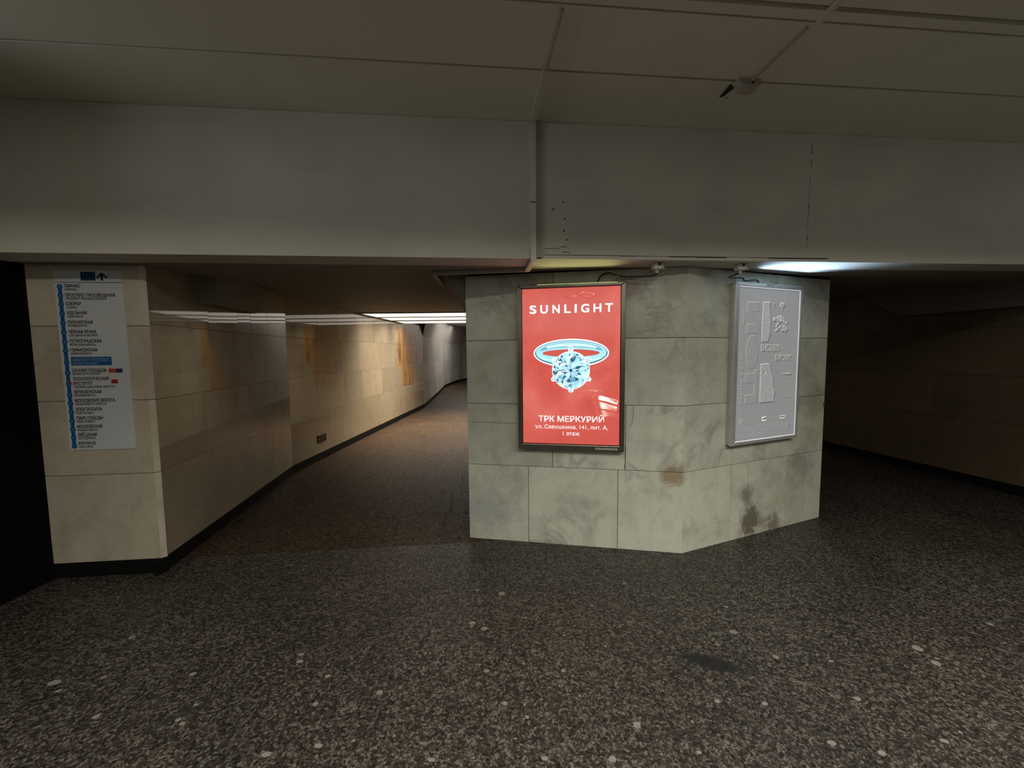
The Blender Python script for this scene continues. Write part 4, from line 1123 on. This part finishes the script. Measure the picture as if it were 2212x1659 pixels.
mb = MB(); emboss(mb, S2, -.0453, .005, 3)
for k in range(90):
    x, z = fr.uniform(.79, .93), fr.uniform(1.18, 1.46)
    if x > .89 + (1.48 - z) * .18: continue
    r_ = fr.uniform(.002, .005); poly(mb, ell(x, z, r_, r_ * .8, 6), -.0458, fr.choice((2, 7, 6)))
poly(mb, ell(.828, 1.412, .014, .008, 8), -.0459, 0); poly(mb, ell(.819, 1.416, .008, .007, 8), -.0460, 1)
mb.build('picture_strip', EM, pan)
mb = MB()
# small figures
text(mb, 'Planet9'[:6], .776, .879, 2.006, 2.022, -.0454, 6, .0); text(mb, 'Planet9'[:6], .779, .882, 2.003, 2.019, -.0453, 7, .0)
mb.build('small_word', EM, pan); mb = MB()
emboss(mb, [(.905, 1.988), (.934, 1.990), (.922, 1.966), (.903, 1.948)], -.0453, .004, 2, 6, 7)
mb.build('small_figure', EM, pan); mb = MB()
emboss(mb, [(.995, 1.990), (1.045, 1.992), (1.046, 1.966), (1.026, 1.955), (1.020, 1.925), (1.010, 1.955), (.990, 1.962)], -.0453, .005, 3)
mb.build('small_figure', EM, pan); mb = MB()
emboss(mb, [(1.133, 1.990), (1.140, 1.990), (1.158, 1.962), (1.150, 1.962)], -.0453, .003, 2, 6, 7)
mb.build('small_figure', EM, pan); mb = MB()
FL = [[(.905, 1.842), (.925, 1.868), (.945, 1.862), (.935, 1.838)], [(.952, 1.866), (.965, 1.880), (1.0, 1.884), (1.04, 1.876), (1.055, 1.850), (1.03, 1.832), (.975, 1.830), (.955, 1.845)],
      [(.975, 1.832), (.99, 1.825), (.962, 1.785), (.944, 1.790)], [(1.03, 1.830), (1.05, 1.835), (1.075, 1.800), (1.06, 1.790), (1.03, 1.812)],
      [(.936, 1.752), (.968, 1.788), (1.005, 1.802), (1.03, 1.790), (1.0, 1.782), (.965, 1.757)], [(1.03, 1.795), (1.075, 1.800), (1.10, 1.778), (1.075, 1.748), (1.05, 1.76), (1.02, 1.752), (1.0, 1.775)], [(1.068, 1.835), (1.085, 1.838), (1.082, 1.815), (1.072, 1.818)]]
for f_ in FL: emboss(mb, f_, -.0453, .005, 3)
for k in range(22):
    x, z = fr.uniform(.95, 1.08), fr.uniform(1.755, 1.88); r_ = fr.uniform(.004, .009)
    poly(mb, ell(x, z, r_, r_ * .6, 7), -.0458 - k * .00001, fr.choice((0, 1, 3, 2, 6, 7)))
mb.build('flower_figure', EM, pan); mb = MB()
emboss(mb, [(1.042, 1.392), (1.10, 1.398), (1.15, 1.396), (1.163, 1.404), (1.166, 1.386), (1.10, 1.388)], -.0453, .004)
mb.build('small_figure', EM, pan); mb = MB()
emboss(mb, [(1.118, 1.318), (1.150, 1.320), (1.166, 1.314), (1.164, 1.300), (1.145, 1.306)], -.0453, .003, 2, 6, 7)
mb.build('small_figure', EM, pan); mb = MB()
emboss(mb, [(1.082, 1.205), (1.12, 1.198), (1.168, 1.204), (1.170, 1.188), (1.12, 1.188)], -.0453, .003, 2, 6, 7)
mb.build('small_figure', EM, pan); mb = MB()
# logos
ringband(mb, .554, 1.022, .019, .021, .014, .016, -.0456, 6, 24); ringband(mb, .556, 1.020, .019, .021, .014, .016, -.0455, 7, 24)
outline(mb, [(.544, 1.024), (.552, 1.016), (.568, 1.028)], .005, -.0457, 6, False)
mb.build('round_logo', EM, pan); mb = MB()
rect(mb, .812, .868, 1.002, 1.042, -.0453, 0); rect(mb, .816, .872, .998, 1.038, -.0452, 1)
poly(mb, [(.820, 1.026), (.835, 1.022), (.850, 1.034), (.862, 1.034), (.862, 1.022), (.845, 1.014), (.832, 1.020), (.820, 1.014)], -.0455, 1)
mb.build('square_logo', EM, pan); mb = MB()
for x in (.918, .932, .948, .964, .980): emboss(mb, ell(x, 1.022, .005, .007, 8), -.0453, .0015, 2, 6, 7)
mb.build('dotted_logo', EM, pan); mb = MB()
def pill(x0, x1, z0, z1, y, mi):
    r_ = (z1 - z0) / 2; poly(mb, ell(x1 - r_, z0 + r_, r_, r_, 8, -PI / 2, PI / 2) + ell(x0 + r_, z0 + r_, r_, r_, 8, PI / 2, 1.5 * PI), y, mi)
pill(1.041, 1.114, 1.002, 1.032, -.0452, 1); pill(1.038, 1.110, 1.006, 1.036, -.0453, 0); pill(1.045, 1.104, 1.013, 1.028, -.0454, 1); pill(1.049, 1.106, 1.012, 1.020, -.0455, 0)
mb.build('pill_logo', EM, pan); mb = MB()
emboss(mb, [(1.130, .965), (1.150, .972), (1.176, .955), (1.160, .935), (1.168, .915), (1.140, .913), (1.132, .935)], -.0453, .003, 2, 6, 7)
mb.build('corner_icon', EM, pan); mb = MB()
fr = random.Random(4)
for z, x1 in ((.968, 1.10), (.953, 1.09), (.938, 1.08), (.922, .90), (.907, .86), (.893, .78)):
    x = .544
    while x < x1:
        w_ = fr.uniform(.012, .04); rect(mb, x, min(x1, x + w_), z, z + .006, -.0452, 3); rect(mb, x + .002, min(x1, x + w_) + .002, z - .002, z, -.0452, 7) if fr.random() < .5 else None
        x += w_ + .007
mb.build('fine_print', EM, pan)
